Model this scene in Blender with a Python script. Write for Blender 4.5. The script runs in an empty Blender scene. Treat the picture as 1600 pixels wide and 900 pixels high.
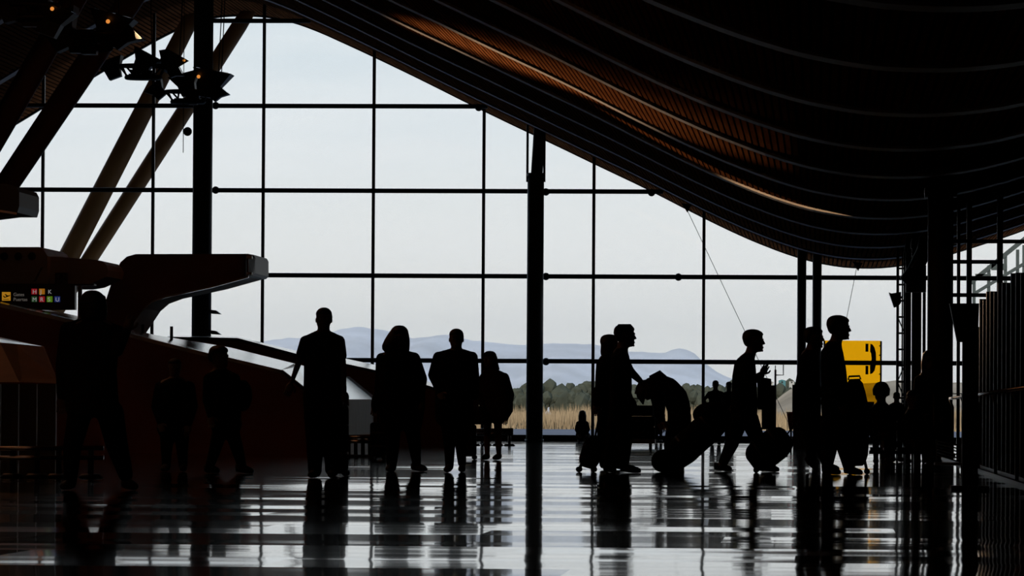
import bpy, bmesh, math, random
from mathutils import Vector, Matrix
random.seed(7)
R = math.radians
C = bpy.context.scene.collection

# ------------------------------------------------------------------ camera
F = 8000.0                      # focal length in pixels of a 1600 px wide frame (about 180 mm)
CAMZ = 0.65
yc = Vector((480.0, -201.3, -F)).normalized()          # building depth axis seen by the camera
xc = Vector((1.0, -0.0045, (480.0 + 201.3*0.0045)/F)).normalized()
zc = xc.cross(yc).normalized()
cam_d = bpy.data.cameras.new('camera'); cam = bpy.data.objects.new('camera', cam_d); C.objects.link(cam)
cam_d.sensor_width = 36.0; cam_d.lens = 36.0*F/1600.0; cam_d.clip_start = 0.1; cam_d.clip_end = 80000
Rm = Matrix((xc, yc, zc))                               # camera vector -> world vector
cam.matrix_world = Matrix.Translation((0, 0, CAMZ)) @ Rm.to_4x4()
bpy.context.scene.camera = cam

def P(px, py, Y):
    """world point at depth Y that stands at this place of the photograph"""
    d = Rm @ Vector((px-800.0, -(py-450.0), -F))
    t = Y/d.y
    return Vector((d.x*t, Y, CAMZ + d.z*t))
def GY(px, py):
    """depth of the floor point at this place"""
    d = Rm @ Vector((px-800.0, -(py-450.0), -F))
    return d.y*(-CAMZ/d.z)
def fy(px, Y):
    """pixel row of the floor at depth Y"""
    lo, hi = 652.0, 2000.0
    for _ in range(50):
        m = (lo+hi)/2
        if GY(px, m) > Y: lo = m
        else: hi = m
    return lo

# ------------------------------------------------------------------ world, sun, exposure
W = bpy.data.worlds.new('sky'); bpy.context.scene.world = W; W.use_nodes = True
nt = W.node_tree; nt.nodes.clear()
def N(t, typ, **kw):
    n = t.nodes.new(typ)
    for k, v in kw.items(): setattr(n, k, v)
    return n
tc = N(nt, 'ShaderNodeTexCoord'); sx = N(nt, 'ShaderNodeSeparateXYZ'); nt.links.new(tc.outputs['Generated'], sx.inputs[0])
ramp = N(nt, 'ShaderNodeValToRGB'); cr = ramp.color_ramp
stops = [(0.0, (.86, .86, .82)), (.028, (.78, .79, .77)), (.055, (.67, .72, .75)), (.085, (.55, .64, .70)), (.3, (.36, .52, .70)), (1.0, (.20, .36, .60))]
cr.elements[0].position = 0; cr.elements[0].color = stops[0][1]+(1,)
cr.elements[1].position = 1; cr.elements[1].color = stops[-1][1]+(1,)
for p, c in stops[1:-1]:
    e = cr.elements.new(p); e.color = c+(1,)
nt.links.new(sx.outputs['Z'], ramp.inputs[0])
mp = N(nt, 'ShaderNodeMapping'); mp.inputs['Scale'].default_value = (9, 9, 70)
nt.links.new(tc.outputs['Generated'], mp.inputs[0])
ns = N(nt, 'ShaderNodeTexNoise'); ns.inputs['Scale'].default_value = 1.6; ns.inputs['Detail'].default_value = 5
nt.links.new(mp.outputs[0], ns.inputs[0])
cl = N(nt, 'ShaderNodeMapRange'); cl.inputs[1].default_value = .45; cl.inputs[2].default_value = .75; cl.inputs[3].default_value = 0; cl.inputs[4].default_value = .45
nt.links.new(ns.outputs[0], cl.inputs[0])
mx = N(nt, 'ShaderNodeMixRGB'); mx.inputs[2].default_value = (.78, .80, .81, 1)
nt.links.new(cl.outputs[0], mx.inputs[0]); nt.links.new(ramp.outputs[0], mx.inputs[1])
bg = N(nt, 'ShaderNodeBackground'); nt.links.new(mx.outputs[0], bg.inputs[0]); bg.inputs[1].default_value = 1.22
wo = N(nt, 'ShaderNodeOutputWorld'); nt.links.new(bg.outputs[0], wo.inputs[0])

sd = bpy.data.lights.new('sun', 'SUN'); sun = bpy.data.objects.new('sun', sd); C.objects.link(sun)
sd.energy = 2.6; sd.color = (1.0, .86, .68); sd.angle = R(1.0)
sun.rotation_euler = Vector((.35, .8, -.55)).to_track_quat('-Z', 'Y').to_euler()

vs = bpy.context.scene.view_settings
vs.view_transform = 'Standard'; vs.look = 'None'; vs.exposure = 0.0; vs.gamma = 1.0; vs.use_curve_mapping = False

# ------------------------------------------------------------------ materials
def mat(name, col, rough=.6, metal=0.0, spec=.5, emit=None, estr=0.0, var=.12, scale=6.0, stretch=(1, 1, 1), bump=0.0):
    m = bpy.data.materials.new(name); m.use_nodes = True
    t = m.node_tree; b = t.nodes['Principled BSDF']
    b.inputs['Roughness'].default_value = rough; b.inputs['Metallic'].default_value = metal
    b.inputs['Specular IOR Level'].default_value = spec
    co = N(t, 'ShaderNodeTexCoord'); mpp = N(t, 'ShaderNodeMapping'); mpp.inputs['Scale'].default_value = stretch
    t.links.new(co.outputs['Object'], mpp.inputs[0])
    n = N(t, 'ShaderNodeTexNoise'); n.inputs['Scale'].default_value = scale; n.inputs['Detail'].default_value = 4
    t.links.new(mpp.outputs[0], n.inputs[0])
    r = N(t, 'ShaderNodeValToRGB')
    r.color_ramp.elements[0].position = .3; r.color_ramp.elements[1].position = .7
    r.color_ramp.elements[0].color = tuple(c*(1-var) for c in col)+(1,)
    r.color_ramp.elements[1].color = tuple(min(1, c*(1+var)) for c in col)+(1,)
    t.links.new(n.outputs[0], r.inputs[0]); t.links.new(r.outputs[0], b.inputs['Base Color'])
    if bump:
        bp = N(t, 'ShaderNodeBump'); bp.inputs['Strength'].default_value = bump; bp.inputs['Distance'].default_value = .01
        t.links.new(n.outputs[0], bp.inputs['Height']); t.links.new(bp.outputs[0], b.inputs['Normal'])
    if emit:
        b.inputs['Emission Color'].default_value = emit+(1,); b.inputs['Emission Strength'].default_value = estr
    return m
M = {}
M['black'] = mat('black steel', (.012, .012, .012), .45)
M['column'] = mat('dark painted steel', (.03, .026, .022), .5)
M['strut'] = mat('ochre painted steel', (.30, .15, .045), .5, var=.2, scale=.6)
M['slat'] = mat('bamboo slat', (.24, .095, .038), .8, spec=0, var=.35, scale=1.3, stretch=(9, .25, 3))
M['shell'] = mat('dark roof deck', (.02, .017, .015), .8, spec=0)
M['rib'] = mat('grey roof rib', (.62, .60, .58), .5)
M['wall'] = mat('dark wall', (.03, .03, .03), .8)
M['redwall'] = mat('oxide red panel', (.24, .07, .042), .55, var=.2, scale=1.0)
M['brown'] = mat('brown cladding', (.14, .085, .055), .6, var=.2, scale=2.0)
M['strip'] = mat('polished grey coping', (.70, .71, .73), .10, var=.2, scale=1.2, stretch=(1, 6, 1))
M['steel'] = mat('brushed steel panel', (.20, .185, .155), .6, metal=0, spec=.25, var=.25, scale=3, stretch=(4, 4, .5))
M['steeld'] = mat('dark zinc panel', (.12, .13, .105), .5, var=.25, scale=3, stretch=(4, 4, .5))
M['chrome'] = mat('polished rail', (.55, .55, .55), .2, metal=1.0)
M['pod'] = mat('dusty brown paint', (.62, .52, .47), .6, var=.2, scale=1.2)
M['arm'] = mat('dark maroon paint', (.24, .11, .08), .55, var=.15, scale=1.0)
M['hole'] = mat('nozzle rubber', (.006, .006, .006), .8)
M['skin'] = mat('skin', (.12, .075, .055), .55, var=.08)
M['eye'] = mat('eye', (.25, .24, .22), .3)
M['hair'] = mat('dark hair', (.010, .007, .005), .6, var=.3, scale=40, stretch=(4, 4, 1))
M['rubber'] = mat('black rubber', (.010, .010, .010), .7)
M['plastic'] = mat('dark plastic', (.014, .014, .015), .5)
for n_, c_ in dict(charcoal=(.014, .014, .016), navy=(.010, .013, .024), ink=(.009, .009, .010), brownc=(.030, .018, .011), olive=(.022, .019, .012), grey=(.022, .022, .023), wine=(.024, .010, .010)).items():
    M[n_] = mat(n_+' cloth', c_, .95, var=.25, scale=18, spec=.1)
M['earth'] = mat('dry earth', (.30, .24, .15), .95, var=.3, scale=.02, spec=0)
M['apron'] = mat('asphalt', (.13, .14, .17), .9, var=.1, scale=.05, spec=.0)
M['reed'] = mat('golden reed', (.34, .255, .16), .9, var=.35, scale=.35, spec=0)
M['tree'] = mat('dark evergreen', (.062, .068, .052), .95, var=.45, scale=1.2, spec=0)
M['bark'] = mat('bark', (.06, .05, .04), .95)
M['hill'] = mat('dry hillside', (.26, .22, .17), .95, var=.3, scale=.02, spec=0)
M['mount'] = mat('haze-tinted mountain rock', (.50, .52, .60), 1.0, var=.3, scale=.0016, spec=0)  # rock colour carries some of the haze's pale blue, besides the volume
M['house'] = mat('pale render', (.45, .45, .43), .9)
M['teal'] = mat('teal sheet', (.08, .22, .24), .8)
M['red'] = mat('red plastic', (.55, .012, .02), .5)
M['signblack'] = mat('sign face', (.004, .004, .006), .4)
def glow(name, col, s): return mat(name, tuple(c*.5 for c in col), .6, emit=col, estr=s)
M['g_white'] = glow('lit white', (.75, .75, .75), .26)
M['g_grey'] = glow('lit grey', (.5, .45, .4), .15)
M['g_amber'] = glow('lit amber', (1.0, .46, .03), .32)
M['g_red'] = glow('lit red', (.65, .02, .03), .25)
M['g_orange'] = glow('lit orange', (.85, .32, .02), .26)
M['g_green'] = glow('lit green', (.22, .50, .02), .24)
M['g_dgreen'] = glow('lit dark green', (.03, .10, .03), .3)
M['g_blue'] = glow('lit blue', (.03, .05, .25), .35)
M['lamp'] = glow('warm lamp', (1.0, .34, .06), .75)

def glass_mat(name, tint, gl):
    m = bpy.data.materials.new(name); m.use_nodes = True; t = m.node_tree; t.nodes.clear()
    o = N(t, 'ShaderNodeOutputMaterial'); mix = N(t, 'ShaderNodeMixShader')
    tr = N(t, 'ShaderNodeBsdfTransparent'); tr.inputs[0].default_value = tint+(1,)
    g = N(t, 'ShaderNodeBsdfGlossy'); g.inputs['Roughness'].default_value = .02; g.inputs[0].default_value = (.9, .9, .9, 1)
    lw = N(t, 'ShaderNodeFresnel'); lw.inputs[0].default_value = 1.35
    mm = N(t, 'ShaderNodeMath', operation='MULTIPLY'); mm.inputs[1].default_value = gl
    t.links.new(lw.outputs[0], mm.inputs[0]); t.links.new(mm.outputs[0], mix.inputs[0])
    t.links.new(tr.outputs[0], mix.inputs[1]); t.links.new(g.outputs[0], mix.inputs[2]); t.links.new(mix.outputs[0], o.inputs[0])
    return m
M['glass'] = glass_mat('window glass', (.985, .99, .985), 1.0)
M['yellow'] = glass_mat('amber acrylic', (.985, .67, .06), .3)

# polished floor: slight unevenness of the laid slabs tilts the mirror image
def floor_mat():
    m = bpy.data.materials.new('polished stone floor'); m.use_nodes = True
    t = m.node_tree; b = t.nodes['Principled BSDF']
    b.inputs['Base Color'].default_value = (.018, .018, .019, 1)
    b.inputs['Roughness'].default_value = .05
    b.inputs['IOR'].default_value = 1.5
    co = N(t, 'ShaderNodeTexCoord')
    def band(scale, off):
        mpp = N(t, 'ShaderNodeMapping'); mpp.inputs['Scale'].default_value = scale; mpp.inputs['Location'].default_value = (off, off*1.7, 0)
        t.links.new(co.outputs['Object'], mpp.inputs[0])
        n = N(t, 'ShaderNodeTexNoise'); n.inputs['Scale'].default_value = 1.0; n.inputs['Detail'].default_value = 1.5
        t.links.new(mpp.outputs[0], n.inputs[0])
        s = N(t, 'ShaderNodeMath', operation='SUBTRACT'); s.inputs[1].default_value = .5
        t.links.new(n.outputs[0], s.inputs[0]); return s
    def scaled(x, k):
        s = N(t, 'ShaderNodeMath', operation='MULTIPLY'); s.inputs[1].default_value = k
        t.links.new(x.outputs[0], s.inputs[0]); return s
    def add(a, c):
        s = N(t, 'ShaderNodeMath', operation='ADD'); t.links.new(a.outputs[0], s.inputs[0]); t.links.new(c.outputs[0], s.inputs[1]); return s
    # slabs laid in rows, each a hair out of level
    sp_ = N(t, 'ShaderNodeSeparateXYZ'); t.links.new(co.outputs['Object'], sp_.inputs[0])
    def mth(op, a, k):
        q = N(t, 'ShaderNodeMath', operation=op)
        t.links.new(a, q.inputs[0])
        if isinstance(k, (int, float)): q.inputs[1].default_value = k
        else: t.links.new(k, q.inputs[1])
        return q.outputs[0]
    row = mth('FLOOR', mth('DIVIDE', sp_.outputs['Y'], 1.2), 0)
    colm = mth('FLOOR', mth('ADD', mth('DIVIDE', sp_.outputs['X'], 3.6), mth('MULTIPLY', row, .37)), 0)
    cv = N(t, 'ShaderNodeCombineXYZ'); t.links.new(row, cv.inputs[0]); t.links.new(colm, cv.inputs[1])
    wn = N(t, 'ShaderNodeTexWhiteNoise'); wn.noise_dimensions = '2D'; t.links.new(cv.outputs[0], wn.inputs['Vector'])
    tilt = N(t, 'ShaderNodeMath', operation='SUBTRACT'); t.links.new(wn.outputs['Value'], tilt.inputs[0]); tilt.inputs[1].default_value = .5
    ny = add(add(scaled(band((.10, .45, 1), 3.0), .018), scaled(band((.22, 1.3, 1), 11.0), .022)), scaled(tilt, .019))
    nx = scaled(band((.5, .8, 1), 23.0), .022)
    cx = N(t, 'ShaderNodeCombineXYZ'); cx.inputs[2].default_value = 1.0
    t.links.new(nx.outputs[0], cx.inputs[0]); t.links.new(ny.outputs[0], cx.inputs[1])
    nm = N(t, 'ShaderNodeVectorMath', operation='NORMALIZE'); t.links.new(cx.outputs[0], nm.inputs[0])
    t.links.new(nm.outputs[0], b.inputs['Normal'])
    return m
M['floor'] = floor_mat()

# ------------------------------------------------------------------ mesh helpers
class MB:
    def __init__(s): s.v = []; s.f = []
    def add(s, vs, fs):
        o = len(s.v); s.v += [tuple(v) for v in vs]; s.f += [tuple(i+o for i in f) for f in fs]; return s
    def box(s, c, size, rot=None):
        c = Vector(c); vs = []
        for x in (-.5, .5):
            for y in (-.5, .5):
                for z in (-.5, .5):
                    p = Vector((x*size[0], y*size[1], z*size[2]))
                    if rot is not None: p = rot @ p
                    vs.append(c+p)
        return s.add(vs, [(0, 1, 3, 2), (4, 6, 7, 5), (0, 4, 5, 1), (2, 3, 7, 6), (0, 2, 6, 4), (1, 5, 7, 3)])
    def span(s, a, b):
        a = Vector(a); b = Vector(b); return s.box((a+b)/2, [abs(b[i]-a[i]) for i in range(3)])
    def rings(s, rings, cap=True, closed=True):
        n = len(rings[0]); o = len(s.v)
        for r in rings: s.v += [tuple(p) for p in r]
        for i in range(len(rings)-1):
            for j in range(n):
                k = (j+1) % n
                s.f.append((o+i*n+j, o+i*n+k, o+(i+1)*n+k, o+(i+1)*n+j))
        if cap:
            s.f.append(tuple(o+j for j in range(n))[::-1]); e = o+(len(rings)-1)*n
            s.f.append(tuple(e+j for j in range(n)))
        return s
    def tube(s, pts, rad, n=10, cap=True):
        pts = [Vector(p) for p in pts]
        if not isinstance(rad, (list, tuple)): rad = [rad]*len(pts)
        rr = []; ref = None
        for i, p in enumerate(pts):
            d = (pts[min(i+1, len(pts)-1)]-pts[max(i-1, 0)]).normalized()
            if ref is None:
                ref = Vector((0, 1, 0)) if abs(d.y) < .9 else Vector((1, 0, 0))
            u = d.cross(ref).normalized(); w = u.cross(d).normalized(); ref = w
            rr.append([p+(u*math.cos(2*math.pi*j/n)+w*math.sin(2*math.pi*j/n))*rad[i] for j in range(n)])
        return s.rings(rr, cap)
    def ball(s, c, r, n=12, m=8, rot=None):
        c = Vector(c); r = Vector(r) if isinstance(r, (list, tuple, Vector)) else Vector((r, r, r)); rr = []
        for i in range(m+1):
            a = math.pi*(i+.02)/(m+.04)
            row = []
            for j in range(n):
                b = 2*math.pi*j/n
                p = Vector((r.x*math.sin(a)*math.cos(b), r.y*math.sin(a)*math.sin(b), -r.z*math.cos(a)))
                if rot is not None: p = rot @ p
                row.append(c+p)
            rr.append(row)
        return s.rings(rr)
    def caps(s, pts, rad, n=10):
        for i in range(len(pts)-1): s.tube([pts[i], pts[i+1]], [rad[i], rad[i+1]], n)
        for p, r in zip(pts, rad): s.ball(p, r*1.0, n, 6)
        return s
    def prism(s, poly, off):
        off = Vector(off); poly = [Vector(p) for p in poly]; n = len(poly)
        vs = poly+[p+off for p in poly]
        fs = [tuple(range(n))[::-1], tuple(range(n, 2*n))]
        for j in range(n):
            k = (j+1) % n; fs.append((j, k, n+k, n+j))
        return s.add(vs, fs)
    def mesh(s, name):
        me = bpy.data.meshes.new(name); me.from_pydata(s.v, [], s.f); me.update()
        bm = bmesh.new(); bm.from_mesh(me); bmesh.ops.recalc_face_normals(bm, faces=bm.faces); bm.to_mesh(me); bm.free()
        return me
    def build(s, name, m, parent=None, smooth=False):
        me = s.mesh(name); me.materials.append(m)
        if smooth: me.polygons.foreach_set('use_smooth', [True]*len(me.polygons))
        o = bpy.data.objects.new(name, me); C.objects.link(o)
        if parent is not None: adopt(o, parent)
        return o
def adopt(o, parent):
    o.parent = parent
    l = Vector((0, 0, 0)); q = parent
    while q is not None: l += q.location; q = q.parent
    o.matrix_parent_inverse = Matrix.Translation(-l) if parent.parent is None else Matrix.Identity(4)
def thing(name, label, cat, loc=(0, 0, 0), group=None, kind=None):
    o = bpy.data.objects.new(name, None); C.objects.link(o); o.location = loc; o.empty_display_size = .2
    return tag(o, label, cat, group, kind)
def tag(o, label=None, cat=None, group=None, kind=None):
    if label: o['label'] = label
    if cat: o['category'] = cat
    if group: o['group'] = group
    if kind: o['kind'] = kind
    return o
def interp(tab, x):
    if x <= tab[0][0]: return tab[0][1]+(tab[1][1]-tab[0][1])*(x-tab[0][0])/(tab[1][0]-tab[0][0])
    for (a, b), (c, d) in zip(tab, tab[1:]):
        if x <= c: return b+(d-b)*(x-a)/(c-a)
    return tab[-1][1]

# ------------------------------------------------------------------ the hall: depths
YW = 128.0                      # glass front
YE = 133.0                      # outer edge of the roof
XL, XR, YB = -30.0, 8.6, -12.0

# roof wave taken along its outer edge
edge_px = [(-560, 404), (-480, 424), (-400, 418), (-300, 378), (-200, 326), (-100, 268), (0, 209), (40, 185), (100, 148), (165, 109), (220, 76), (278, 45), (310, 31), (350, 24), (400, 24), (440, 29),
           (480, 41), (540, 68), (600, 96), (670, 130), (733, 162), (824, 206), (855, 220), (927, 255), (1018, 298), (1071, 326), (1150, 365), (1200, 386), (1247, 403),
           (1285, 413), (1342, 420), (1402, 417), (1445, 409), (1487, 397), (1531, 383), (1595, 362), (1660, 336), (1720, 308), (1800, 268), (1860, 238)]
prof = [(P(x, y, YE).x, P(x, y, YE).z) for x, y in edge_px]
def roof_z(x): 
    # smooth the traced points a little
    return sum(interp(prof, x+d)*w for d, w in ((-.5, .2), (-.25, .2), (0, .2), (.25, .2), (.5, .2)))
RXL, RXR = prof[0][0]+.6, prof[-1][0]-.6

# haze over the plain in front of the mountains
hz = bpy.data.materials.new('distant haze'); hz.use_nodes = True; t_ = hz.node_tree; t_.nodes.clear()
ho_ = N(t_, 'ShaderNodeOutputMaterial'); vsn = N(t_, 'ShaderNodeVolumeScatter'); vsn.inputs['Color'].default_value = (.93, .96, 1.0, 1); vsn.inputs['Density'].default_value = 7.5e-5; vsn.inputs['Anisotropy'].default_value = 0.0
t_.links.new(vsn.outputs[0], ho_.inputs['Volume'])
hzo = MB().span((-5000, 1500, -1), (4000, 14500, 260)).build('exterior_haze', hz); tag(hzo, 'pale haze over the plain before the mountains', 'haze', kind='stuff')

fl = MB().span((XL, YB, -.3), (XR, YW-.15, 0)).build('floor', M['floor']); tag(fl, 'dark polished stone floor mirroring the windows', kind='structure')
wl = MB().span((XL-.3, YB, 0), (XL, YW+.2, 13)).build('wall_left', M['wall']); tag(wl, 'dark side wall of the hall', kind='structure')
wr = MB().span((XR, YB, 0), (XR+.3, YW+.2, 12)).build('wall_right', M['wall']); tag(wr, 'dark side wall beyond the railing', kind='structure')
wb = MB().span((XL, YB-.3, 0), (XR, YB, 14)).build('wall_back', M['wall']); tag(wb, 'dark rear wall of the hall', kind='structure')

# ------------------------------------------------------------------ roof
ceil = thing('ceiling', 'wave-shaped timber slat roof with thin grey ribs', None, (0, 60, 8), kind='structure')
xs = [RXL+(RXR-RXL)*i/160 for i in range(161)]
sh = MB()
rr = []
for y in (YB-.3, YE):
    rr.append([Vector((x, y, roof_z(x)+.10)) for x in xs]+[Vector((x, y, roof_z(x)+.75)) for x in reversed(xs)])
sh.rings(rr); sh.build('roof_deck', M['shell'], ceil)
eb = MB()
for a, b in zip(xs, xs[1:]):
    eb.prism([(a, YE-.05, roof_z(a)-.02), (b, YE-.05, roof_z(b)-.02), (b, YE-.05, roof_z(b)+.8), (a, YE-.05, roof_z(a)+.8)], (0, .12, 0))
eb.build('fascia', M['column'], ceil)
SP = YE*.0638
ribY = [YE-SP*k for k in range(1, 17)]
for y in ribY:
    mbr = MB(); rows = []
    for i, x in enumerate(xs):
        z = roof_z(x); dx = .05
        s = (roof_z(x+dx)-roof_z(x-dx))/(2*dx); n = Vector((s, 0, -1)).normalized()
        p = Vector((x, y, z))
        rows.append([p+n*.03+Vector((0, -.26, 0)), p+n*.045+Vector((0, .24, 0)), p-n*.1+Vector((0, .24, 0)), p-n*.1+Vector((0, -.26, 0))])
    mbr.rings(rows); mbr.build('rib', M['rib'], ceil)
# slats between the ribs, running in depth
def slat_box(w, l, t): return MB().box((0, 0, 0), (w, l, t))
arc = []; x = RXL+.2
while x < RXR-.2:
    s = (roof_z(x+.05)-roof_z(x-.05))/.1; arc.append((x, s)); x += .112/math.sqrt(1+s*s)
bays = list(zip([YE]+ribY, ribY))
sl_me = slat_box(.076, SP-.52, .022).mesh('slat'); sl_me.materials.append(M['slat'])
rest = MB(); n_ind = 0
for k, (y1, y0) in enumerate(bays):
    yc_, L = (y1+y0)/2, y1-y0-.52
    for (x, s) in arc:
        a = math.atan(s); z = roof_z(x)
        if k in (2, 3, 4, 5) and n_ind < 300 and -8.6+.75*k < x < -1.2+.75*k:
            o = bpy.data.objects.new('slat', sl_me); C.objects.link(o); adopt(o, ceil)
            o.location = (x, yc_, z+.02); o.rotation_euler = (0, -a, 0); n_ind += 1
        elif y0 > 30:
            rest.box((x, yc_, z+.02), (.076, L, .022), Matrix.Rotation(-a, 3, 'Y'))
ro = rest.build('slat_field', M['slat'], ceil); ro['kind'] = 'stuff'

# ------------------------------------------------------------------ glass front
win = thing('window_1', 'tall glass front with slim black mullions and tubular transoms', None, (-8, YW, 0), kind='structure')
mulx = [P(66+172.3*k, 400, YW).x for k in range(-3, 11)]
def trz(y600): return P(600, y600, YW).z
trans = [trz(y) for y in (563, 431, 298.5, 166.5, 33.5)]
zsill = trz(678)
sl = MB().span((XL+.3, YW-.16, 0), (XR-.02, YW+.16, zsill)).build('sill', M['column'], win)
for x in mulx:
    if XL < x < XR:
        MB().span((x-.038, YW-.05, zsill), (x+.038, YW+.05, min(roof_z(x)+.05, 12))).build('mullion', M['black'], win)
def roof_spans(z, x0, x1):
    """stretches where the roof is above height z"""
    out = []; cur = None; n = 600
    for i in range(n+1):
        x = x0+(x1-x0)*i/n
        if roof_z(x) > z-.02:
            if cur is None: cur = x
            last = x
        elif cur is not None:
            out.append((cur, last)); cur = None
    if cur is not None: out.append((cur, last))
    return [q for q in out if q[1]-q[0] > .4]
for z in trans:
    for a, b in roof_spans(z, XL+.1 if z < trans[-1]-.1 else P(334, 33, YW).x, XR-.1):
        MB().tube([(a, YW-.14, z), (b, YW-.14, z)], .058, 12).build('transom', M['black'], win, True)
zs = [zsill]+trans+[13.0]
for i in range(len(mulx)-1):
    for j in range(len(zs)-1):
        a, b = mulx[i]+.03, mulx[i+1]-.03
        if a < XL or b > XR: a = max(a, XL+.05); b = min(b, XR-.05)
        if b-a < .3: continue
        z0, z1 = zs[j], zs[j+1]
        n = 10; top = []
        for q in range(n+1):
            x = a+(b-a)*q/n; top.append((x, YW, max(z0, min(z1, roof_z(x)+.08))))
        if max(t[2] for t in top)-z0 < .05: continue
        poly = [(a, YW, z0), (b, YW, z0)]+[t for t in reversed(top) if t[2] > z0+.001]
        if len(poly) < 3: continue
        m = MB(); m.add(poly, [tuple(range(len(poly)))]); m.build('pane', M['glass'], win)
for px, py in ((337, 165), (337, 297), (853, 300), (853, 432), (853, 565), (1060, 433), (748, 168), (1018, 301)):
    MB().ball(P(px, py, YW-.16), .095, 12, 8).build('ball_joint', M['black'], win, True)

# columns just inside the glass
def column(label, px, w, ytop, Y, cap=None, group=None):
    x = P(px, 400, Y).x; zt = roof_z(x)+.05; r = w/2*Y/F
    t = thing('facade_column', label, 'column', (x, Y, 0), group)
    if cap:
        zc_ = P(px, cap, Y).z
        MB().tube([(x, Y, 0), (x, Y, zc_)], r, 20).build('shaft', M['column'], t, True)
        MB().tube([(x, Y, zc_), (x, Y, zc_+.12)], r*1.08, 20).build('collar', M['black'], t, True)
        MB().tube([(x+.02, Y, zc_), (x+.08, Y, zt)], [r*.72, r*.66], 16).build('neck', M['column'], t, True)
        for s in (-1, 1):
            MB().tube([(x+s*r*1.02, Y, zc_-.1), (x+s*r*1.02, Y, min(zt, roof_z(x+s*r))+.02)], .03, 8).build('tie_rod', M['black'], t, True)
    else:
        MB().tube([(x, Y, 0), (x, Y, zt)], r, 20).build('shaft', M['column'], t, True)
    MB().tube([(x, Y, 0), (x, Y, .06)], r*1.15, 20).build('base_plate', M['black'], t, True)
    return t
column('thick dark column at the left, rising behind the dark gooseneck duct', 315.5, 31, 40, 125.0)
column('thick dark column in the middle of the glass front with rods at its head', 836.5, 26, 207, 126.0, cap=278)
column('slim dark column, left one of the close pair at the right', 1253, 14, 395, 126.5)
column('slim dark column, right one of the close pair beside the lattice mast', 1277, 14, 395, 126.5)

# ------------------------------------------------------------------ inclined tube columns
def vcolumn(label, struts, base_px, Y, zbase):
    b = P(base_px[0], base_px[1], Y); b.z = zbase
    t = thing('inclined_column', label, 'column', b)
    for (x1, y1, w1, x0, y0, w0, dy) in struts:
        a = P(x0, y0, Y+dy*.4); e = P(x1, y1, Y+dy); d = (e-a).normalized()
        k = (zbase+.5-a.z)/d.z; bot = a+d*k
        top = e.copy(); kk = 0
        while top.z < roof_z(top.x)+.0 and kk < 80: top += d*.1; kk += 1
        r0, r1 = w0/2*Y/F*.90, w1/2*Y/F*.90
        MB().tube([bot, a, (a+e)/2, e, top], [r0*.8, r0, (r0+r1)/2*1.05, r1, r1*.85], 20).build('strut', M['strut'], t, True)
    MB().tube([(b.x, Y, zbase-.1), (b.x, Y, zbase+.9)], [.9, .55], 20).build('pedestal', M['column'], t, True)
    return t
vcolumn('pair of leaning ochre tube struts outside the glass', [(290, 45, 30, 108, 400, 37, .4), (374, 40, 28, 143, 400, 28, 1.0)], (-11, 640), 130.5, -.2)
vcolumn('pair of large leaning brown tube struts at the upper left corner', [(115, 0, 42, 0, 200, 44, 0), (204, 0, 44, 46, 236, 44, .8)], (-250, 700), 104.0, 0)

# ------------------------------------------------------------------ outside
gd = MB()
gd.span((-6000, YW+.3, -1.2), (6000, 30000, -.25)); g = gd.build('ground', M['earth']); tag(g, 'dry open ground outside the glass front', kind='structure')
ap = MB().span((-120, YW+.4, -.25), (80, 312, -.20)).build('apron_pavement', M['apron']); tag(ap, 'grey blue paved strip outside the glass front', kind='structure')
rd = MB(); rng = random.Random(3)
for i in range(60000):
    x = rng.uniform(-62, 34); y = 330+110*rng.random()**1.5
    cl_ = .5+.5*math.sin(x*.55+math.sin(y*.2)*1.3)*math.sin(x*.17+2)
    h = (.25+1.55*rng.random()**1.3)*(.72+.42*cl_); w = rng.uniform(.02, .05)*(1 if h > .8 else 1.6); le = rng.uniform(-.22, .22)
    rd.add([(x-w, y, -.25), (x+w, y, -.25), (x+le, y+rng.uniform(-.1, .1), -.25+h)], [(0, 1, 2)])
rdo = rd.build('reed_bed', M['reed']); tag(rdo, 'golden dry reeds and grass beyond the paved strip', 'reeds', kind='stuff')
# evergreen belt: separate trees sharing a few crowns
crowns = []
for q in range(5):
    bm = bmesh.new(); rg = random.Random(q+20)
    for (ox, oz, r) in [(0, .58, .46)]+[(rg.uniform(-.5, .5), rg.uniform(.35, .95), rg.uniform(.13, .27)) for _ in range(13)]:
        g_ = bmesh.ops.create_icosphere(bm, subdivisions=2, radius=r)
        for v in g_['verts']:
            v.co *= rg.uniform(.85, 1.12); v.co.z = v.co.z*.72+oz*.8; v.co.x += ox; v.co.y += rg.uniform(-.02, .02)
    me = bpy.data.meshes.new('crown'); bm.to_mesh(me); bm.free(); me.materials.append(M['tree']); crowns.append(me)
tk = MB().tube([(0, 0, 0), (0, 0, .4)], [.07, .05], 6).mesh('trunk'); tk.materials.append(M['bark'])
ti = 0
for row, (Y, hb, off) in enumerate(((740, 5.4, 0), (800, 6.3, 3.2), (860, 6.7, 1.6), (920, 7.4, 4.6), (980, 8.1, .8), (1040, 8.9, 3.9))):
    x = -70+off
    while x < 22:
        h = hb*rng.uniform(.84, 1.06); wd = rng.uniform(.58, .66)
        o = thing('evergreen_tree', 'dark evergreen tree in the belt beyond the reeds', 'tree', (x, Y+rng.uniform(-12, 12), -.25), 'evergreen trees beyond the reeds')
        c = bpy.data.objects.new('crown', crowns[ti % 5]); C.objects.link(c); c.parent = o; c.scale = (h*wd, h*.6, h); c.location = (0, 0, 0); c.rotation_euler = (0, 0, rng.choice((0, math.pi)))
        r_ = bpy.data.objects.new('trunk', tk); C.objects.link(r_); r_.parent = o; r_.scale = (h, h, h)
        ti += 1; x += 6.9+rng.uniform(-.4, .5)
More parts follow.
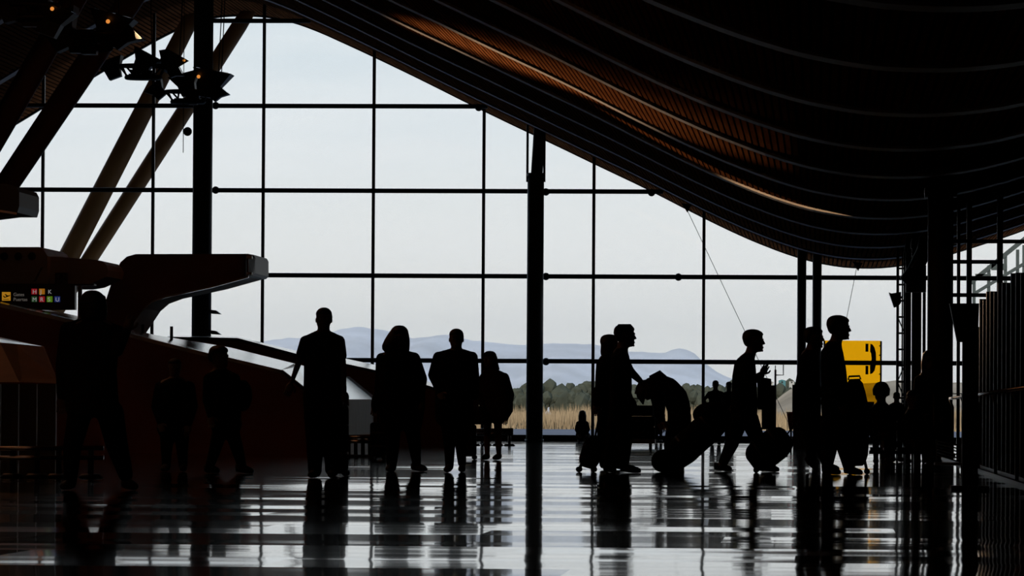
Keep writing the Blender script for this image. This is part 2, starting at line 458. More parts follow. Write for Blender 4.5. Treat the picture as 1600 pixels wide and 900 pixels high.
# hillside at the right with small buildings
hm = MB(); rows = []
for i in range(9):
    Y = 560+i*30; row = []
    for j in range(29):
        px = 1150+j*28; t = min(1, max(0, (px-1150)/110)); s = i/8
        t = t*t*(3-2*t)
        if j > 18: t *= max(.0, 1-(j-18)/10)
        z = -.25+(P(px, 606-9*t+3*math.sin(px*.03)+2*math.sin(px*.011), Y).z+.25)*t*s + rng.uniform(-.12, .12)*s
        row.append(Vector((P(px, 600, Y).x, Y, z)))
    rows.append(row)
vs_ = [p for r in rows for p in r]; fs_ = [(i*29+j, i*29+j+1, (i+1)*29+j+1, (i+1)*29+j) for i in range(8) for j in range(28)]
ho = hm.add(vs_, fs_).build('hillside', M['hill'], smooth=True); tag(ho, 'pale dry hillside outside at the right', kind='structure')
for (px, py, w, h, m, lab) in ((1222, 599, 11, 6, 'teal', 'small teal shed on the far hillside'), (1205, 600, 7, 4, 'house', 'small pale house left of the teal shed on the hillside'), (1237, 599, 8, 5, 'house', 'small pale house right of the teal shed on the hillside')):
    Y = 790; a = P(px-w/2, py, Y); b = P(px+w/2, py-h*.7, Y); t = thing('far_building', lab, 'building', (a.x, Y, a.z))
    MB().span((a.x, Y, a.z-1), (b.x, Y+1.4, b.z)).build('wall', M[m], t)
    top = P(px, py-h, Y).z; xm = (a.x+b.x)/2
    MB().prism([(a.x-.06, Y-.05, b.z), (b.x+.06, Y-.05, b.z), (xm, Y-.05, top)], (0, 1.5, 0)).build('roof', M['bark' if m == 'house' else 'teal'], t)
    MB().span((xm-.12, Y-.03, a.z+.05), (xm+.12, Y+.02, b.z-.1)).build('door', M['black'], t)
# mountains
ridge = [(-2200, 560), (-1400, 540), (-800, 552), (-300, 548), (0, 545), (200, 541), (380, 535), (433, 531), (450, 527), (480, 529), (505, 522), (525, 516), (540, 513), (552, 511), (562, 510), (575, 514), (600, 516), (618, 521), (645, 529), (665, 526), (690, 523), (706, 524), (720, 529), (750, 533), (780, 536),
         (815, 540), (850, 536), (880, 536), (905, 538), (935, 539), (950, 543), (985, 549), (1020, 551), (1040, 551), (1050, 546), (1062, 543), (1075, 546), (1086, 553), (1098, 565), (1115, 578), (1140, 590), (1180, 598), (1300, 604), (1600, 600), (2600, 590)]
mm_ = MB(); rows = []; nx_ = 260; rg = random.Random(5)
for i in range(9):
    s = i/8; Y = 15000+7000*s; row = []
    for j in range(nx_+1):
        px = -900+3000*j/nx_
        zr = P(px, interp(ridge, px)+rg.uniform(-1.2, 1.2), 22000).z
        z = -20+(zr+20)*(s**1.25)+(rg.uniform(-14, 14)*math.sin(math.pi*s))+20*math.sin(px*.06+s*5)*math.sin(math.pi*s)
        row.append(Vector((P(px, 600, 22000).x, Y, z)))
    rows.append(row)
rows.append([Vector((p.x, 25000, -20)) for p in rows[-1]])
n1 = nx_+1
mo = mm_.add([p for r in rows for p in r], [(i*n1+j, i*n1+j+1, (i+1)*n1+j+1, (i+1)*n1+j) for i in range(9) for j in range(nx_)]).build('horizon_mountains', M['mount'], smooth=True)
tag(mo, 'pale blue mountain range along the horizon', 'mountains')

# ------------------------------------------------------------------ left: ramps, islands, ducts
def poly3(pts): return [P(*p) for p in pts]
def at_floor(v): return Vector((v.x, v.y, 0))

# long ramp wall with a polished coping that rises away to the left
rp = thing('ramp_wall', 'long oxide red ramp wall with bright sloping coping, behind the standing man', 'ramp', at_floor(P(300, 700, 82)))
lo = [(-120, 449), (0, 474), (100, 497), (162, 510), (240, 531), (325, 552), (360, 559), (440, 578)]
up = [(-120, 446), (0, 470), (100, 489), (162, 503), (240, 523), (325, 537), (360, 543), (460, 568)]
lov = [P(x, y, 82) for x, y in lo]; upv = [P(x, y, 93) for x, y in up]
for i in range(len(lov)-1):
    m = MB(); a, b = lov[i], lov[i+1]
    m.prism([at_floor(a), at_floor(b), b, a], (0, .25, 0)); m.build('wall_panel', M['redwall'], rp)
cp = MB()
for i in range(len(lov)-1):
    q = [lov[i]+Vector((0, -.02, 0)), lov[i+1]+Vector((0, -.02, 0)), upv[i+1], upv[i]]
    cp.prism(q, (0, 0, -.06))
cp.build('coping', M['strip'], rp)
k1, k2, k3, k4, k5 = P(440, 578, 82), P(498, 624, 82), P(584, 624, 98), P(540, 588, 102), P(460, 568, 97)
MB().prism([at_floor(k1), at_floor(k2), k2, k1], (0, .25, 0)).build('end_panel', M['redwall'], rp)
for tri in ((k1, k2, k5), (k2, k4, k5), (k2, k3, k4)):
    MB().prism(tri, (0, 0, -.05)).build('hip_facet', M['strip'], rp)
for i in range(8):
    a = k2.lerp(k3, i/8); b = k2.lerp(k3, (i+1)/8); g_ = (b-a)*.03
    a = a+g_; b = b-g_
    MB().prism([at_floor(a), at_floor(b), b, a], (0, .08, 0)).build('steel_panel', M['steel'], rp)
for i in range(5):
    a = k3.lerp(k4, i/5); b = k3.lerp(k4, (i+1)/5)
    MB().prism([at_floor(a), at_floor(b), b, a], (.08, 0, 0)).build('steel_panel', M['steel'], rp)
for px, y0, y1 in ((223, 519, 507), (268, 528, 510)):
    MB().tube([P(px, y0+4, 91), P(px, y1, 91)], .028, 8).build('guard_post', M['black'], rp)

# second parapet behind
pe = thing('parapet_wall', 'dark red parapet wall with pale sloping top, behind the ramp wall', 'parapet', at_floor(P(400, 690, 105)))
pts = [(262, 526), (370, 528), (463, 553), (539, 568), (590, 579), (700, 612)]
ups = [(262, 524.5), (370, 526), (463, 548), (539, 560), (590, 571), (700, 606)]
pv = [P(x, y, 105) for x, y in pts]; uv = [P(x, y, 113) for x, y in ups]
for i in range(len(pv)-1):
    MB().prism([at_floor(pv[i]), at_floor(pv[i+1]), pv[i+1], pv[i]], (0, .3, 0)).build('wall_panel', M['redwall'], pe)
    MB().prism([pv[i], pv[i+1], uv[i+1], uv[i]], (0, 0, -.05)).build('coping', M['strip'], pe)

# near island at the left edge
isl = thing('counter_island', 'low faceted island with brown sloping sides and steel panels at the left edge', 'counter', at_floor(P(30, 735, 58)))
T0, T1, T2 = P(-140, 506, 58), P(0, 535, 58), P(66, 541, 60)
U0, U1 = P(-140, 500, 66), P(0, 527, 66)
MB().prism([T0, T1, T2, U1, U0], (0, 0, -.05)).build('coping', M['strip'], isl)
B0, B1, B2, B3 = P(-140, 597, 56.5), P(30, 597, 56.5), P(58, 598, 56.7), P(90, 599, 57.2)
for q in ((T0, T1, P(-60, 597, 56.5), B0), (T1, P(22, 537, 58.6), B1, P(-60, 597, 56.5)), (P(22, 537, 58.6), T2, B3, B1)):
    MB().prism(q, (0, .12, 0)).build('slope_panel', M['brown'], isl)
wx = [-140, -98, -56, -26, 1, 29.5, 58, 88]
for a, b in zip(wx, wx[1:]):
    p, q = P(a+.8, 600, 56.6), P(b-.8, 600, 56.6)
    MB().prism([at_floor(p), at_floor(q), q, p], (0, .1, 0)).build('steel_panel', M['steeld'], isl)

def bumper(label, x0, x1, y1, y2, Y, posts):
    t = thing('bumper_rail', label, 'rail', at_floor(P((x0+x1)/2, 700, Y)))
    for y in (y1, y2):
        MB().tube([P(x0, y, Y), P(x1, y-1, Y)], .025*Y/70+.004, 10).build('rail', M['chrome'], t, True)
    for px in posts:
        a = P(px, y1, Y+.03)
        MB().tube([(a.x, a.y, 0), a], .03, 8).build('post', M['black'], t, True)
        MB().tube([(a.x, a.y, 0), (a.x, a.y, .04)], [.13, .09], 12).build('foot', M['black'], t, True)
bumper('low double steel bumper rail before the island at the left edge', -90, 162, 701, 716, 50.5, (-60, -20, 20, 58, 92, 142))
bumper('low double steel bumper rail beside the man with suitcase', 530, 588, 683, 690, 77, (534, 545, 556, 567, 578, 586))
bumper('low double steel bumper rail behind the woman with the shawl', 722, 802, 673, 678, 108, (726, 742, 760, 778, 796))

# gooseneck air duct
gn = thing('gooseneck_duct', 'dark maroon gooseneck air duct cantilevered toward the thick left column', 'air duct', at_floor(P(160, 690, 98)))
front = [(150, 560), (158, 500), (165, 470), (178, 430), (188, 410), (198, 401), (212, 397), (388, 396.5), (388, 431), (330, 447), (260, 462), (238, 470), (224, 482), (212, 500), (196, 524), (190, 560)]
fp = [P(x, y, 98.6) for x, y in front]
MB().prism(fp, (0, 2.6, 0)).build('arm_shell', M['arm'], gn)
under = [P(x, y, 98.55) for x, y in ((388, 431), (330, 447), (260, 462), (238, 470), (224, 482), (212, 500), (196, 524))]
um = MB()
for a, b in zip(under, under[1:]): um.prism([a, b, b+Vector((0, 0, -.035)), a+Vector((0, 0, -.035))], (0, .12, 0))
um.build('underside_trim', M['strip'], gn)
e = [P(384, 396.5, 98.5), P(396, 398, 98.9), P(399, 403, 99.2), P(399, 427, 99.2), P(395, 431, 98.9), P(384, 432, 98.5)]
MB().prism(e, (0, 2.4, 0)).build('nozzle_head', M['black'], gn)
for y0, y1 in ((399, 404), (425, 429)):
    MB().prism([P(385, y0, 98.45), P(394, y0+.5, 98.7), P(394, y1+.5, 98.7), P(385, y1, 98.45)], (0, .04, 0)).build('head_band', M['strip'], gn)
pb = P(165, 690, 100); MB().span((pb.x-.35, 98.7, 0), (pb.x+.35, 101.0, P(165, 540, 98).z)).build('pedestal', M['arm'], gn)

# two-part nozzle pod
pd = thing('air_nozzle_pod', 'dusty brown air nozzle pod with three round holes above the gate sign', 'air duct', at_floor(P(60, 690, 96)))
body = [(-80, 386), (62, 386), (68, 390), (74, 400), (74, 446), (60, 452), (-80, 452)]
MB().prism(poly3([(x, y, 95) for x, y in body]), (0, 3.0, 0)).build('pod_body', M['pod'], pd)
tail = [(74, 401), (90, 401), (150, 406), (160, 408), (166, 414), (169, 422), (166, 432), (158, 436), (138, 445), (120, 448), (74, 448)]
MB().prism(poly3([(x, y, 95.4) for x, y in tail]), (0, 2.2, 0)).build('pod_tail', M['pod'], pd)
for px in (-14, 6.5, 28.5, 50):
    c = P(px, 400.5, 94.97)
    MB().tube([c+Vector((0, -.07, 0)), c], [.058, .075], 16).build('nozzle_hole', M['hole'], pd, True)
MB().prism(poly3([(64, 418, 94.9), (67, 417, 94.9), (55, 440, 94.9), (52, 440, 94.9)]), (0, .05, 0)).build('stay', M['steel'], pd)
MB().span(P(86, 445, 95.1), P(106, 427, 95.35)).build('control_box', M['black'], pd)
for dx in (0, 1):
    for dy in (0, 1):
        c = P(91+9*dx, 432+8*dy, 95.06); MB().ball(c, (.03, .02, .03), 10, 6).build('indicator', M['steel'], pd, True)
for px in (30, -50):
    c = P(px, 448, 96.5); MB().span((c.x-.2, 96, 0), (c.x+.2, 97, c.z)).build('support_leg', M['pod'], pd)
# end of another duct at the left edge
dh = thing('duct_head', 'dark duct end with a pale underside jutting in at the left edge', 'air duct', at_floor(P(-60, 700, 70)))
MB().prism(poly3([(x, y, 70) for x, y in ((-160, 285), (8, 287), (26, 292), (30, 300), (30, 322), (27, 332), (0, 332), (-160, 352))]), (0, 1.8, 0)).build('head_shell', M['black'], dh)
MB().prism(poly3([(-160, 352, 69.98), (0, 328, 69.98), (26, 332, 69.98), (20, 335, 71.6), (-160, 362, 71.6)]), (0, 0, -.03)).build('underside_panel', M['pod'], dh)
c = P(-140, 330, 71); MB().tube([(c.x, 71, 0), (c.x, 71, c.z)], .28, 14).build('duct_pedestal', M['black'], dh, True)

# gate sign with its writing
YS = 90.0
sg = thing('gate_sign', 'black gate sign with amber plane pictogram and coloured gate letters', 'sign', at_floor(P(60, 690, YS)))
MB().prism(poly3([(-70, 446, YS), (117, 446, YS), (117, 484, YS), (-70, 484, YS)]), (0, .22, 0)).build('sign_box', M['signblack'], sg)
MB().prism(poly3([(-70, 443, YS-.03), (147, 443.5, YS-.03), (147, 446.2, YS-.03), (-70, 446, YS-.03)]), (0, .28, 0)).build('top_rail', M['black'], sg)
a = P(124, 444, YS); MB().span((a.x-.025, YS, 0), (a.x+.035, YS+.12, a.z)).build('sign_post', M['steel'], sg)
a = P(-60, 480, YS); MB().span((a.x-.03, YS+.05, 0), (a.x+.03, YS+.12, a.z)).build('sign_post', M['black'], sg)
def text(s_, px, py, hpx, m, nm='lettering', parent=sg, Y=YS, dy=-.02):
    cu = bpy.data.curves.new('txt', 'FONT'); cu.body = s_; cu.size = 1.0; cu.extrude = .01
    o = bpy.data.objects.new('txt', cu); C.objects.link(o)
    dg = bpy.context.evaluated_depsgraph_get(); dg.update(); me = bpy.data.meshes.new_from_object(o.evaluated_get(dg))
    bpy.data.objects.remove(o)
    k = hpx*Y/F/.7; c = P(px, py, Y)
    for v in me.vertices: v.co = (c.x+v.co.x*k, Y+dy-v.co.z*.5, c.z+v.co.y*k)
    me.materials.clear(); me.materials.append(m); me.name = nm
    o = bpy.data.objects.new(nm, me); C.objects.link(o); adopt(o, parent); o['label'] = 'the word or letter '+s_
def tile(px, py, s_, m, nm='letter_tile'):
    MB().prism(poly3([(px, py, YS-.005), (px+s_, py, YS-.005), (px+s_, py+s_, YS-.005), (px, py+s_, YS-.005)]), (0, .01, 0)).build(nm, m, sg)
tile(3, 456.3, 13.5, M['g_amber'], 'pictogram_tile')
pl = [(4.5, 462), (6, 462), (7.5, 463.8), (10, 462.8), (7, 459.8), (8.6, 459.4), (12.3, 461.8), (15, 460.8), (15.8, 461.6), (15, 462.6), (8, 465.2), (6.2, 465)]
MB().prism(poly3([(x, y, YS-.015) for x, y in pl]), (0, .012, 0)).build('plane_pictogram', M['signblack'], sg)
MB().prism(poly3([(5, 467.4, YS-.015), (14, 467.4, YS-.015), (14, 468.2, YS-.015), (5, 468.2, YS-.015)]), (0, .012, 0)).build('runway_line', M['signblack'], sg)
text('Gates', 21, 462.6, 5.2, M['g_grey']); text('Puertas', 21, 470.2, 5.2, M['g_grey'])
for ch, px, m in (('H', 49, 'g_red'), ('J', 61, 'g_orange'), ('K', 73, 'signblack')):
    tile(px, 451, 9, M[m]); text(ch, px+2, 459, 6.4, M['g_white'])
for ch, px, m in (('M', 49, 'g_dgreen'), ('R', 61, 'g_red'), ('S', 73, 'g_green'), ('U', 85, 'g_blue')):
    tile(px, 463, 9, M[m]); text(ch, px+1.7, 471, 6.4, M['g_white'])

# ------------------------------------------------------------------ suspended floodlight platforms
def flood_head(t, c, Y, s, up, yaw, lit):
    """a flared floodlight box opening upward along its tilt"""
    rot = Matrix.Rotation(yaw, 3, 'Z') @ Matrix.Rotation(up, 3, 'Y')
    def q(x, y, z): return c+rot @ Vector((x*s, y*s, z*s))
    lowr = [q(-.16, -.16, -.24), q(.16, -.16, -.24), q(.16, .16, -.24), q(-.16, .16, -.24)]
    midr = [q(-.2, -.2, .0), q(.2, -.2, .0), q(.2, .2, .0), q(-.2, .2, .0)]
    topr = [q(-.36, -.3, .26), q(.36, -.3, .26), q(.36, .3, .26), q(-.36, .3, .26)]
    h = MB().rings([lowr, midr, topr]).build('floodlight_head', M['black'], t)
    g_ = [q(-.3, -.25, .263), q(.3, -.25, .263), q(.3, .25, .263), q(-.3, .25, .263)]
    MB().rings([g_, [p+rot @ Vector((0, 0, .01)) for p in g_]]).build('lens', M['glass'], h)
    if lit:
        MB().ball(q(*lit), .034*s, 10, 6).build('lamp_glow', M['lamp'], h, True)
def platform(label, x0, x1, ytop, ybot, Y, heads, wires, group='floodlight platforms'):
    cx_ = (x0+x1)/2; a, b = P(x0, ytop, Y), P(x1, ytop, Y); zb = P(cx_, ybot, Y).z
    t = thing('floodlight_platform', label, 'floodlights', ((a.x+b.x)/2, Y, zb), group)
    n = 24; rx = (b.x-a.x)/2; mid = (a+b)/2
    for nm, zz, rr_, r_ in (('top_ring', a.z, 1.0, .035), ('bottom_ring', zb, .68, .055)):
        ring = [Vector((mid.x+rx*rr_*math.cos(2*math.pi*i/n), Y+rx*.7*rr_*math.sin(2*math.pi*i/n), zz)) for i in range(n+1)]
        MB().tube(ring, r_, 8, cap=False).build(nm, M['black'], t, True)
    for i in range(10):
        an = 2*math.pi*(i+.3)/10; an2 = 2*math.pi*(i+.8)/10
        p = Vector((mid.x+rx*math.cos(an), Y+rx*.7*math.sin(an), a.z)); q = Vector((mid.x+rx*.68*math.cos(an2), Y+rx*.48*math.sin(an2), zb))
        MB().tube([p, q], .022, 6).build('brace', M['black'], t, True)
    MB().box((mid.x, Y, zb+.02), (rx*1.1, rx*.8, .10)).build('gear_tray', M['black'], t)
    for (px, py, s, tilt, yaw, lit) in heads:
        flood_head(t, P(px, py, Y), Y, s, tilt, yaw, lit)
    for (wx_, wx2) in wires:
        p = P(wx_, ytop, Y); q = P(wx2, ytop-10, Y); zt = roof_z(q.x)+.03
        MB().tube([p, (q.x, Y, zt)], .012, 6).build('hanger_cable', M['black'], t)
platform('floodlight platform with upturned lamps, left of the thick left column', 186, 262, 103, 121, 112, [(176, 109, .85, R(-20), 0, None), (225, 99, .95, R(28), 0, None), (266, 100, .8, R(25), R(30), (.22, -.31, .2)), (272, 112, .55, R(60), 0, None), (212, 117, .4, 0, 0, None), (230, 118, .4, 0, 0, None)], ((238, 232), (280, 288)))
platform('floodlight platform overlapping the thick left column', 258, 330, 143, 159, 118, [(292, 133, 1.0, R(-15), 0, None), (330, 133, 1.25, R(10), 0, (-.22, -.31, .1)), (247, 143, .7, R(-40), 0, None), (338, 146, .7, R(40), 0, None), (302, 154, .6, 0, 0, None)], ((340, 348), (345, 352)))
platform('dark floodlight platform under the slats at upper left', 102, 186, 55, 76, 88, [(96, 52, 1.2, R(-25), 0, None), (172, 48, 1.1, R(15), 0, (-.02, -.33, .12)), (190, 56, .9, R(45), 0, None), (122, 66, .8, 0, 0, None), (140, 68, .8, 0, 0, None)], ((106, 128), (184, 190)))
platform('dark floodlight platform cut by the top left corner', 8, 92, 8, 28, 76, [(20, 6, 1.1, R(-15), 0, None), (80, 34, .9, R(20), 0, (.0, -.36, .2)), (50, 22, .8, 0, 0, None)], ((14, 10), (88, 92)))
# hanging globe speaker
gs = P(293, 205.5, 108); t = thing('globe_speaker', 'small black globe hanging on a wire left of the thick left column', 'speaker', gs)
MB().ball(gs, .095, 18, 12).build('globe', M['black'], t, True)
MB().tube([gs+Vector((-.09, 0, -.45)), gs+Vector((-.09, 0, 0)), (gs.x-.09, 108, roof_z(gs.x-.09)-.0)], .008, 6).build('wire', M['black'], t)
MB().tube([gs+Vector((-.1, 0, 0)), gs], .012, 6).build('clip', M['black'], t)
# stay cables in front of the glass
def cable(label, p, q, Y):
    a, b = P(*p, Y), P(*q, Y); a.z = roof_z(a.x)-.14
    t = thing('stay_cable', label, 'cable', b)
    MB().tube([a, b], .007, 6).build('cable', M['steel'], t)
    MB().prism([a+Vector((-.12, 0, .12)), a+Vector((.14, 0, .08)), a+Vector((.03, 0, -.12))], (0, .04, 0)).build('bracket', M['black'], t)
    MB().tube([(b.x, Y, 0), (b.x, Y, .12)], .05, 8).build('floor_anchor', M['black'], t)
    MB().tube([b, (b.x, Y, .05)], .007, 6).build('lower_cable', M['steel'], t)
cable('thin slanting stay cable running from the roof edge down past the walking man', (1072, 328), (1240, 678), 127.0)
cable('thin slanting stay cable hanging from the roof above the amber panel', (1339, 420), (1285, 686), 127.0)
# small lamps on the thick left column
for (py, lab) in ((487, 'upper of two small flag-shaped lamps on the thick left column'), (519, 'lower of two small flag-shaped lamps on the thick left column')):
    c = P(331, py, 125); t = thing('bracket_lamp', lab, 'lamp', c)
    MB().prism(poly3([(330, py-3, 124.9), (337, py-2, 124.9), (345, py+4, 124.9), (330, py+3, 124.9)]), (0, .25, 0)).build('hood', M['black'], t)
    MB().tube([c+Vector((-.1, 0, 0)), c+Vector((.05, 0, 0))], .03, 8).build('bracket', M['black'], t)

# warm light of the platforms' upward lamps
def spot(name, loc, to, e, size, blend=.8):
    d = bpy.data.lights.new(name, 'SPOT'); d.energy = e; d.color = (1.0, .62, .34); d.spot_size = size; d.spot_blend = blend; d.shadow_soft_size = .12
    o = bpy.data.objects.new(name, d); C.objects.link(o); o.location = loc
    o.rotation_euler = (Vector(to)-Vector(loc)).to_track_quat('-Z', 'Y').to_euler()
def on_roof(px, py, Y):
    p = P(px, py, Y); p.z = roof_z(p.x); return p
spot('floodlight_beam', P(268, 93, 111.2), on_roof(1060, 235, 85), 52000, R(11))
spot('floodlight_beam', P(330, 127, 117.3), on_roof(930, 150, 87), 30000, R(9))
spot('floodlight_beam', P(172, 41, 87.2), on_roof(1165, 310, 98), 9000, R(8))
# platforms added out of view so their lamps brighten the hall's dark faces
def added_platform(label, x, y, z):
    t = thing('floodlight_platform', label, 'floodlights', (x, y, z), 'floodlight platforms')
    ring = [Vector((x+.8*math.cos(i*math.pi/8), y+.6*math.sin(i*math.pi/8), z)) for i in range(17)]
    MB().tube(ring, .04, 8, cap=False).build('top_ring', M['black'], t, True)
    MB().box((x, y, z-.1), (.9, .6, .1)).build('gear_tray', M['black'], t)
    for dx in (-.6, .6): flood_head(t, Vector((x+dx, y, z+.3)), y, .9, R(20)*dx, 0, (0, -.36, .2))
    MB().tube([(x, y, z), (x, y, roof_z(x)+.03)], .012, 6).build('hanger_cable', M['black'], t)
def fill_uplight(loc, e):  # added fill lamp, bounced off the roof to lift the dark interior
    d = bpy.data.lights.new('added_fill_light', 'SPOT'); d.energy = e; d.color = (1.0, .84, .68); d.spot_size = R(150); d.spot_blend = .5; d.shadow_soft_size = .2
    o = bpy.data.objects.new('added_fill_light', d); C.objects.link(o); o.location = loc; o.rotation_euler = (R(180), 0, 0)
added_platform('added floodlight platform out of view over the near left of the hall', -13.5, 60, 6.0)
added_platform('added floodlight platform out of view over the hall close to the camera', -12.0, 34, 5.8)
fill_uplight((-13.5, 60, 6.7), 2600); fill_uplight((-12.0, 34, 6.5), 1500)

# ------------------------------------------------------------------ right side: mast, columns, louvre screen, railing
mast = thing('lattice_mast', 'slim black lattice mast beside the amber phone panel', 'mast', at_floor(P(1408, 700, 118)))
YM = 118
xa, xb = P(1402.5, 500, YM).x, P(1413.5, 500, YM).x; zt = roof_z(xa)+.05
for x in (xa, xb): MB().tube([(x, YM, 0), (x, YM, zt)], .032, 8).build('mast_post', M['black'], mast, True)
MB().tube([((xa+xb)/2+.03, YM+.15, 0), ((xa+xb)/2+.03, YM+.15, zt)], .018, 8).build('mast_post', M['black'], mast, True)
nz = 11
for i in range(nz):
    z0 = .35+i*(zt-.5)/nz; z1 = .35+(i+1)*(zt-.5)/nz
    MB().tube([(xa, YM, z0), (xb, YM, z0)], .022, 6).build('rung', M['black'], mast)
    if i in (1, 2, 3, 6): MB().tube([(xa, YM, z0 if i % 2 else z1), (xb, YM, z1 if i % 2 else z0)], .014, 6).build('brace', M['black'], mast)
fl2 = thing('mast_floodlight', 'black floodlight clamped to the lattice mast', 'floodlight', P(1404, 466, YM-.1))
MB().prism(poly3([(1389, 457, YM-.3), (1393, 458.5, YM-.3), (1408, 456, YM-.3), (1408, 473, YM-.3), (1404, 478, YM-.3), (1397, 480.5, YM-.3)]), (0, .3, 0)).build('housing', M['black'], fl2)
MB().tube([P(1400, 468, YM-.15), P(1410, 464, YM)], .025, 8).build('clamp', M['black'], fl2)
MB().prism(poly3([(1389.5, 458, YM-.31), (1397.5, 479.5, YM-.31), (1396.5, 480, YM-.31), (1388.6, 458.5, YM-.31)]), (0, .28, 0)).build('lens', M['glass'], fl2)

def post(name, label, px, w, Y, mkey='black', shape='round', extra=None):
    x = P(px, 500, Y).x; r = w/2*Y/F; t = thing(name, label, 'column', (x, Y, 0))
    zt = roof_z(x)+.04
    if shape == 'round': MB().tube([(x, Y, 0), (x, Y, zt)], r, 16).build('shaft', M[mkey], t, True)
    else: MB().span((x-r, Y-r*.7, 0), (x+r, Y+r*.7, zt)).build('shaft', M[mkey], t)
    MB().span((x-r*1.2, Y-r, 0), (x+r*1.2, Y+r, .05)).build('base_plate', M['black'], t)
    MB().span((x-r*1.25, Y-r*.9, zt-.35), (x+r*1.25, Y+r*.9, zt-.2)).build('collar', M['black'], t)
    return t
post('slim_post', 'slim black square post immediately right of the lattice mast', 1419, 9, 112, 'column', 'sq')
post('slim_post', 'dark square post left of the bright window slit', 1432, 15, 110, 'column', 'sq')
post('dark_column', 'broad dark column right of the bright window slit', 1469, 40, 84, 'column')
# duct above the slit
du = thing('ceiling_duct', 'dark air duct with elbows under the roof beside the lattice mast', 'duct', P(1432, 425, 106))
MB().tube([P(1412, 440, 106), P(1428, 425, 106), P(1444, 392, 106), P(1448, 372, 106)], [.12, .16, .16, .16], 12).build('duct_run', M['black'], du, True)
MB().box(P(1431, 436, 106.4), (.42, .35, .55)).build('fan_box', M['black'], du)
MB().tube([P(1425, 419, 105.6), P(1447, 388, 105.6)], .03, 8).build('pipe', M['steel'], du, True)
# steel frame in front of the glass at right
fr = thing('scaffold', 'dark steel frame with cross rails in front of the right window', 'scaffold', at_floor(P(1530, 690, 96)))
for px, w in ((1497.5, 5), (1514, 8), (1562, 9), (1606, 9)):
    x = P(px, 500, 96).x; r = w/2*96/F; MB().span((x-r, 95.9, 0), (x+r, 96.1, roof_z(x)+.03)).build('upright', M['black'], fr)
for y, x0, x1 in ((377, 1487, 1612), (409, 1487, 1562), (461, 1487, 1562)):
    a, b = P(x0, y, 96), P(x1, y, 96); MB().span((a.x, 95.93, a.z-.035), (b.x, 96.07, a.z+.035)).build('cross_rail', M['black'], fr)
# boarding bridge outside
bb = thing('boarding_bridge', 'dark green sloping boarding bridge outside the right window', 'bridge', (P(1560, 690, 160).x, 160, -.2))
M['bridge'] = mat('dark green steel', (.05, .065, .06), .6)
for y0, y1, th in ((441, 372, 9), (462, 420, 6)):
    MB().prism(poly3([(1512, y0, 160), (1640, y1-35, 160), (1640, y1-35+th, 160), (1512, y0+th, 160)]), (0, .2, 0)).build('sloping_beam', M['bridge'], bb)
for px, y0 in ((1545, 420), (1571, 405), (1590, 395), (1600, 388), (1522, 440)):
    a = P(px, y0, 160.1); MB().span((a.x-.05, 160.02, -.25), (a.x+.05, 160.18, a.z+.1)).build('bridge_post', M['bridge'], bb)
for (x0, x1, y) in ((1524, 1548, 433), (1549, 1572, 417)):
    a, b = P(x0, y, 160.1), P(x1, y, 160.1); MB().span((a.x, 160.0, a.z-.1), (b.x, 160.2, a.z+.1)).build('landing', M['bridge'], bb)
# louvre screen along the walkway
lv = thing('louvre_screen', 'screen of tall upright fins along the right walkway', 'screen', (2.2, 55, 0))
M['fin'] = mat('bronze fin', (.03, .028, .024), .45)
fin = MB().box((0, 0, 0), (.34, .05, 1.0)).mesh('fin'); fin.materials.append(M['fin'])
for k in range(26):
    y = 36.5+k*1.3; zt = 2.07+.04*math.sin(k*2.1)
    if y > 64: zt = 1.75
    o = bpy.data.objects.new('fin', fin); C.objects.link(o); adopt(o, lv); o.location = (2.15, y, zt/2+.06); o.scale = (1, 1, zt-.02); o.rotation_euler = (0, 0, R(6))
MB().span((1.97, 36, 0), (2.6, 70, .07)).build('sill_track', M['black'], lv)
for z in (1.0, 1.62):
    MB().span((2.29, 36, z), (2.33, 70, z+.05)).build('back_rail', M['black'], lv)
hr = thing('handrail', 'polished handrail running along the louvre screen', 'handrail', (1.86, 62, 0))
MB().tube([(1.88, 36, .925), (1.88, 92, .925)], .022, 12).build('grip_rail', M['chrome'], hr, True)
for y in range(38, 93, 6):
    MB().tube([(1.92, y, 0), (1.92, y, .80), (1.88, y, .91)], .018, 8).build('baluster', M['black'], hr, True)
MB().span((1.90, 36, 0), (1.93, 92, .04)).build('kick_plate', M['black'], hr)
# display stand
ds = thing('display_stand', 'dark tapered display housing on a post before the louvre screen', 'display', at_floor(P(1515, 720, 46)))
YD = 46
MB().prism(poly3([(1484, 474, YD), (1530, 474, YD), (1528, 534, YD), (1496, 534, YD)]), (0, .25, 0)).build('housing', M['black'], ds)
MB().prism(poly3([(1489, 478, YD-.012), (1526, 478, YD-.012), (1524.5, 528, YD-.012), (1499, 528, YD-.012)]), (0, .01, 0)).build('screen', M['signblack'], ds)
a = P(1516, 534, YD+.12); MB().span((a.x-.07, YD+.04, 0), (a.x+.07, YD+.2, a.z+.02)).build('post', M['plastic'], ds)
MB().span((a.x-.17, YD-.08, 0), (a.x+.17, YD+.32, .04)).build('base', M['black'], ds)
